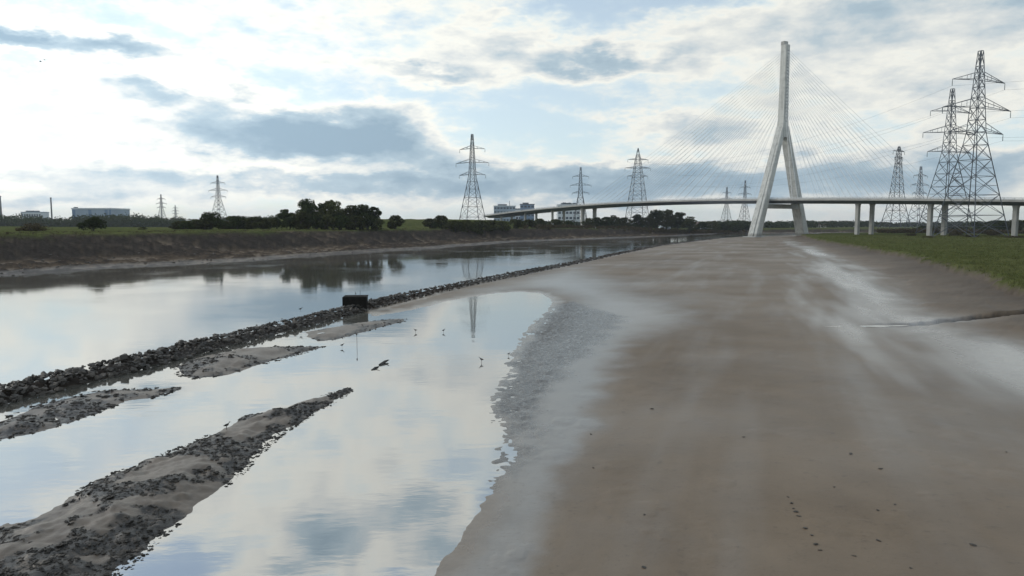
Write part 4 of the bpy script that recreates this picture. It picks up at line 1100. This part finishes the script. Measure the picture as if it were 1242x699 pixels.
wood_belt('distant_wood', 'blue grey belt of distant trees behind the left fields', [(-632.32, 700.00), (-473.24, 720.00), (-348.16, 760.00), (-254.01, 800.00)], 60, 8, 17, 1100, .9, M_LEAF[0], 71)
wood_belt('distant_wood', 'far line of hedges and trees behind the viaduct', [(-204.12, 620.00), (-75.73, 640.00), (70.34, 760.00), (167.77, 800.00)], 60, 3, 8, 800, .8, M_LEAF[0], 72)
wood_belt('distant_wood', 'dark line of distant woods behind the bridge tower', [(141.58, 760.00), (261.50, 800.00), (435.16, 980.00), (584.63, 1000.00), (715.97, 900.00)], 60, 4, 9, 900, .9, M_LEAF[0], 73)
wood_belt('riverside_scrub', 'dark scrub along the far river bank under the main span', [(8.79, 395.00), (40.73, 440.00), (79.80, 490.00), (137.13, 560.00), (215.74, 660.00)], 16, 1.2, 3.0, 500, .35, M_LEAF[2], 74)
wood_belt('riverside_scrub', 'reddish scrub in front of the trees beyond the right piers', [(231.46, 440.00), (255.39, 420.00), (291.03, 400.00), (323.96, 390.00)], 14, 1.5, 3.0, 420, .35, M_LEAF[2], 75)

# ------------------------------------------------------------------ grass
M_BLADE = leaf_material('grass_blades', (.110, .116, .044), .3)
M_DRY = leaf_material('bank_grass', (.060, .050, .030), .3)
def grass_tufts(name, label, pts, hmin, hmax, width, mat, blades, seed):
    rs = np.random.RandomState(seed)
    gz = ground_zs(pts); V = []; n = len(pts)
    P = np.repeat(np.column_stack([pts, gz]), blades, 0); m_ = len(P)
    P[:, :2] += rs.normal(0, .12, (m_, 2)) * (1 + np.hypot(P[:, 0], P[:, 1]) / 120)[:, None]
    h_ = rs.uniform(hmin, hmax, m_); ang = rs.uniform(0, 6.28, m_); wd = width * (1 + np.hypot(P[:, 0], P[:, 1]) / 90) * rs.uniform(.6, 1.3, m_)
    lean = rs.normal(0, .35, (m_, 2)) * h_[:, None]
    e = np.stack([np.cos(ang) * wd, np.sin(ang) * wd, np.zeros(m_)], 1)
    tip = P + np.column_stack([lean, h_])
    B = P - (0, 0, .08)
    V = np.stack([B - e, B + e, tip], 1).reshape(-1, 3)
    me = bpy.data.meshes.new(name); me.from_pydata(V.tolist(), [], [(3 * k, 3 * k + 1, 3 * k + 2) for k in range(m_)]); me.materials.append(mat)
    o = bpy.data.objects.new(name, me); C.objects.link(o)
    tag(o, label, 'grass', kind='stuff')

def sample_region(n, box, test, seed, power=1.0):
    rs = np.random.RandomState(seed)
    y = box[2] + (box[3] - box[2]) * rs.rand(n) ** power
    t_ = rs.uniform(box[0], box[1], n); x = t_ * y
    h = heights(x[None], y[None]); ok = test({k: (v[0] if not isinstance(v, list) else v) for k, v in h.items()})
    return np.column_stack([x, y])[ok]

gp_ = sample_region(16000, (.3, .80, 55, 330), lambda h: (h['reg'] == 2) & (h['sG'] > -.3), 31, 1.6)
grass_tufts('saltmarsh_grass', 'rough tufts of green grass covering the saltmarsh by the piers', gp_, .10, .34, .022, M_BLADE, 6, 32)
gl_ = sample_region(9000, (-.80, .1, 75, 330), lambda h: (h['reg'] == 1) & (h['sL'] > 29) & (h['sL'] < 52), 33, 1.3)
grass_tufts('bank_grass', 'long dry grass along the top of the dark riverbank', gl_, .12, .42, .02, M_DRY, 6, 34)

# ------------------------------------------------------------------ box on the groyne
M_BOX = simple_mat('tarred_timber', (.016, .014, .012), .9, (3.0, .35), bump=(6.0, .5, .03), spec=.08)
def build_box(x, y, z):
    root = empty('timber_box', (x, y, z), R(6)); tag(root, 'black tarred timber box standing on the rock groyne', 'box')
    mb = MB(); mb.box(-.98, .98, -.85, .85, -.5, .92); mb.build('body', M_BOX, root)
    for k in range(5):
        mb = MB(); mb.box(-1.04, 1.04, -.92, -.853, .0 + k * .19, .17 + k * .19); mb.build('plank', M_BOX, root)
    for sx in (-1, 1):
        mb = MB(); mb.box(sx * 1.045 - .06, sx * 1.045 + .06, -.97, -.78, -.5, 1.0); mb.build('corner_post', M_BOX, root)
        for k in range(5):
            mb = MB(); x0, x1 = sorted((sx * .983, sx * 1.035)); mb.box(x0, x1, -.77, .86, .0 + k * .19, .17 + k * .19); mb.build('plank', M_BOX, root)
    mb = MB(); mb.box(-1.08, 1.08, -.9, .9, .94, 1.02); mb.build('lid', M_BOX, root)
    mb = MB(); mb.tube([(.42, 0, 1.0), (.42, 0, 1.55)], .02, 6); mb.build('rod', M_STEEL, root)
build_box(-14.66, 65.37, 0.27)

# ------------------------------------------------------------------ birds
M_BIRD = simple_mat('grey_plumage', (.16, .15, .14), .8, (12, .3))
M_BIRDD = simple_mat('dark_plumage', (.03, .028, .026), .8)
M_BILL = simple_mat('dark_bill', (.04, .03, .02), .5)
def lathe(mb, pts, n=8):
    """body of revolution along a bent axis: (x, z, radius)"""
    rings = []
    for (x, z, r_) in pts: rings.append([(x + 0, r_ * math.cos(6.2832 * k / n), z + r_ * math.sin(6.2832 * k / n)) for k in range(n)])
    mb.loft(rings)
def wader(x, y, z, rz, s, label, mat, group='waders standing in the pool', water=True):
    root = empty('bird', (x, y, z), rz); tag(root, label, 'bird', group); root.scale = (s, s, s)
    mb = MB()
    lathe(mb, [(-.17, .215, .006), (-.13, .222, .022), (-.06, .232, .052), (.02, .240, .062), (.075, .258, .050), (.10, .290, .030), (.108, .325, .023), (.122, .352, .028), (.145, .360, .024), (.165, .358, .008)], 8)
    mb.build('body', mat, root, True)
    mb = MB(); mb.tube([(.160, 0, .358), (.215, 0, .350), (.255, 0, .340)], [.007, .005, .002], 5); mb.build('bill', M_BILL, root)
    for sy in (-1, 1):
        mb = MB(); mb.tube([(.0, sy * .022, .20), (-.012, sy * .022, .10), (.004, sy * .022, -.06)], [.012, .007, .006], 5); mb.build('leg', M_BILL, root)
def flyer(x, y, z, rz, s, label):
    root = empty('bird', (x, y, z), rz); tag(root, label, 'bird', 'birds in flight'); root.scale = (s, s, s)
    mb = MB(); lathe(mb, [(-.22, 0, .01), (-.12, 0, .035), (0, .005, .06), (.12, .01, .045), (.19, .015, .035), (.24, .01, .006)], 8); mb.build('body', M_BIRDD, root, True)
    for sy in (-1, 1):
        mb = MB(); mb.loft([[(.09, sy * .03, .02), (-.09, sy * .03, .02), (-.09, sy * .03, .035), (.09, sy * .03, .035)],
                            [(.10, sy * .26, .12), (-.06, sy * .26, .12), (-.06, sy * .26, .132), (.10, sy * .26, .132)],
                            [(-.02, sy * .55, .07), (-.06, sy * .55, .07), (-.06, sy * .55, .076), (-.02, sy * .55, .076)]])
        mb.build('wing', M_BIRDD, root)
wader(-7.15, 51.41, 0, R(200), 0.8, 'small wading bird standing in the still pool', M_BIRDD, 'waders standing in the still pool')
wader(-5.07, 51.41, 0, R(20), 0.75, 'small wading bird standing in the still pool', M_BIRDD, 'waders standing in the still pool')
wader(-1.77, 40.08, 0, R(160), 0.85, 'small wading bird standing in the still pool', M_BIRDD, 'waders standing in the still pool')
wader(-0.20, 42.12, 0, R(30), 0.6, 'small wading bird standing in the still pool', M_BIRDD, 'waders standing in the still pool')
wader(-11.03, 44.98, 0, R(10), 0.8, 'small wading bird standing in the still pool', M_BIRDD, 'waders standing in the still pool')
wader(-11.02, 26.47, ground_z(-11.02, 26.47), R(40), .8, 'small wading bird on the edge of the long front mud bar', M_BIRDD, None)
wader(-17.14, 56.41, .95, R(20), .9, 'dark bird perched on the stones of the rock groyne', M_BIRDD, None)
wader(-14.66, 65.37, 1.29, R(100), .9, 'dark bird perched on top of the timber box', M_BIRDD, None)
flyer(-85.33, 130, 37.27, R(20), 1.0, 'tiny dark bird flying high under the clouds')
flyer(-84.49, 130, 37.56, R(-30), 1.0, 'tiny dark bird flying high under the clouds')

# ------------------------------------------------------------------ driftwood, stick and dark clods
M_WOOD = simple_mat('sodden_driftwood', (.035, .030, .025), .7, (6, .4), bump=(20, .6, .02))
def driftwood(pts, r_, label):
    root = empty('driftwood', pts[0]); tag(root, label, 'driftwood')
    o = Vector(pts[0]); q = [Vector(p) - o for p in pts]
    mb = MB(); mb.tube(q, [r_ * (1 - .5 * i / (len(q) - 1)) * (1 + .25 * math.sin(i * 2.3)) for i in range(len(q))], 7); mb.build('trunk', M_WOOD, root)
    m_ = q[len(q) // 2]; mb = MB(); mb.tube([m_, m_ + Vector((.15, .08, .05)), m_ + Vector((.26, .1, .10))], [r_ * .5, r_ * .35, r_ * .1], 6); mb.build('branch', M_WOOD, root)
driftwood([(-7.52, 39.37, .0), (-7.37, 39.95, .07), (-7.22, 40.33, .10)], .09, 'longer piece of dark driftwood lying in the still pool')
driftwood([(-7.72, 38.01, -.02), (-7.61, 38.40, .05), (-7.50, 38.79, .02)], .06, 'shorter piece of dark driftwood lying in the still pool')
root = empty('marker_stick', (-10.14, 45.29, 0)); tag(root, 'thin upright stick standing in the pool below the timber box', 'stick')
mb = MB(); mb.tube([(0, 0, -.4), (.01, 0, .4), (.0, 0, .82)], [.014, .012, .01], 6); mb.build('shaft', M_WOOD, root)
mb = MB(); mb.tube([(0, 0, .76), (0, 0, .84), (0, 0, .90)], [.03, .05, .03], 7); mb.build('knob', M_WOOD, root)
CLODS = [(7.84, 19.28, 0.05, 0), (7.76, 18.85, 0.07, 0), (7.69, 18.50, 0.05, 0), (7.66, 18.28, 0.08, 0), (7.62, 18.00, 0.06, 0), (7.47, 17.22, 0.09, 0), (7.47, 16.83, 0.06, 0), (7.35, 16.32, 0.08, 0), (7.32, 16.01, 0.05, 0), (11.29, 22.76, 0.09, 1), (11.53, 21.32, 0.08, 1), (9.87, 18.29, 0.07, 1), (8.95, 16.48, 0.07, 1), (11.04, 16.16, 0.10, 1), (9.44, 19.92, 0.05, 1), (8.39, 24.79, 0.06, 1), (10.52, 18.63, 0.05, 1), (2.98, 25.83, 0.07, 1), (5.88, 28.99, 0.10, 1), (2.65, 22.18, 0.06, 1), (3.59, 18.34, 0.06, 1), (3.02, 15.45, 0.08, 1), (7.97, 15.69, 0.05, 1), (8.93, 15.06, 0.05, 1), (16.48, 22.76, 0.05, 1)]
M_CLOD = stone_material('dark_clod', [(.3, (.035, .029, .024)), (.6, (.075, .062, .050))], .7)
CL = protos(HULLS, 'mud_clod', M_CLOD)
for (x, y, s, kind) in CLODS:
    o = bpy.data.objects.new('mud_clod', CL[int(abs(x * 31 + y * 17)) % 14]); C.objects.link(o)
    o.location = (x, y, ground_z(x, y) + s * .15); o.scale = (s * 1.1, s * .8, s * .4); o.rotation_euler = (0, 0, x * 9 % 6.28)
    if kind == 0: tag(o, 'small dark clod in the wandering line of clods on the bare mud', 'clod', 'line of clods on the mud')
    else: tag(o, 'small dark clod lying alone on the open brown mud', 'clod', 'clods scattered over the mud')

# ------------------------------------------------------------------ river haze
def build_haze():
    m = bpy.data.materials.new('river_haze'); m.use_nodes = True
    n = NT(m.node_tree); o = n.new('ShaderNodeOutputMaterial'); v = n.new('ShaderNodeVolumePrincipled')
    v.inputs['Color'].default_value = (.86, .92, 1.0, 1); v.inputs['Density'].default_value = .0001; v.inputs['Anisotropy'].default_value = .2
    n.l.new(v.outputs[0], o.inputs['Volume'])
    mb = MB(); mb.box(-13000, 13000, -80, 7300, -6, 122)
    h = mb.build('haze', m); tag(h, 'thin pale haze lying over the river and fields', 'haze', kind='stuff')
build_haze()
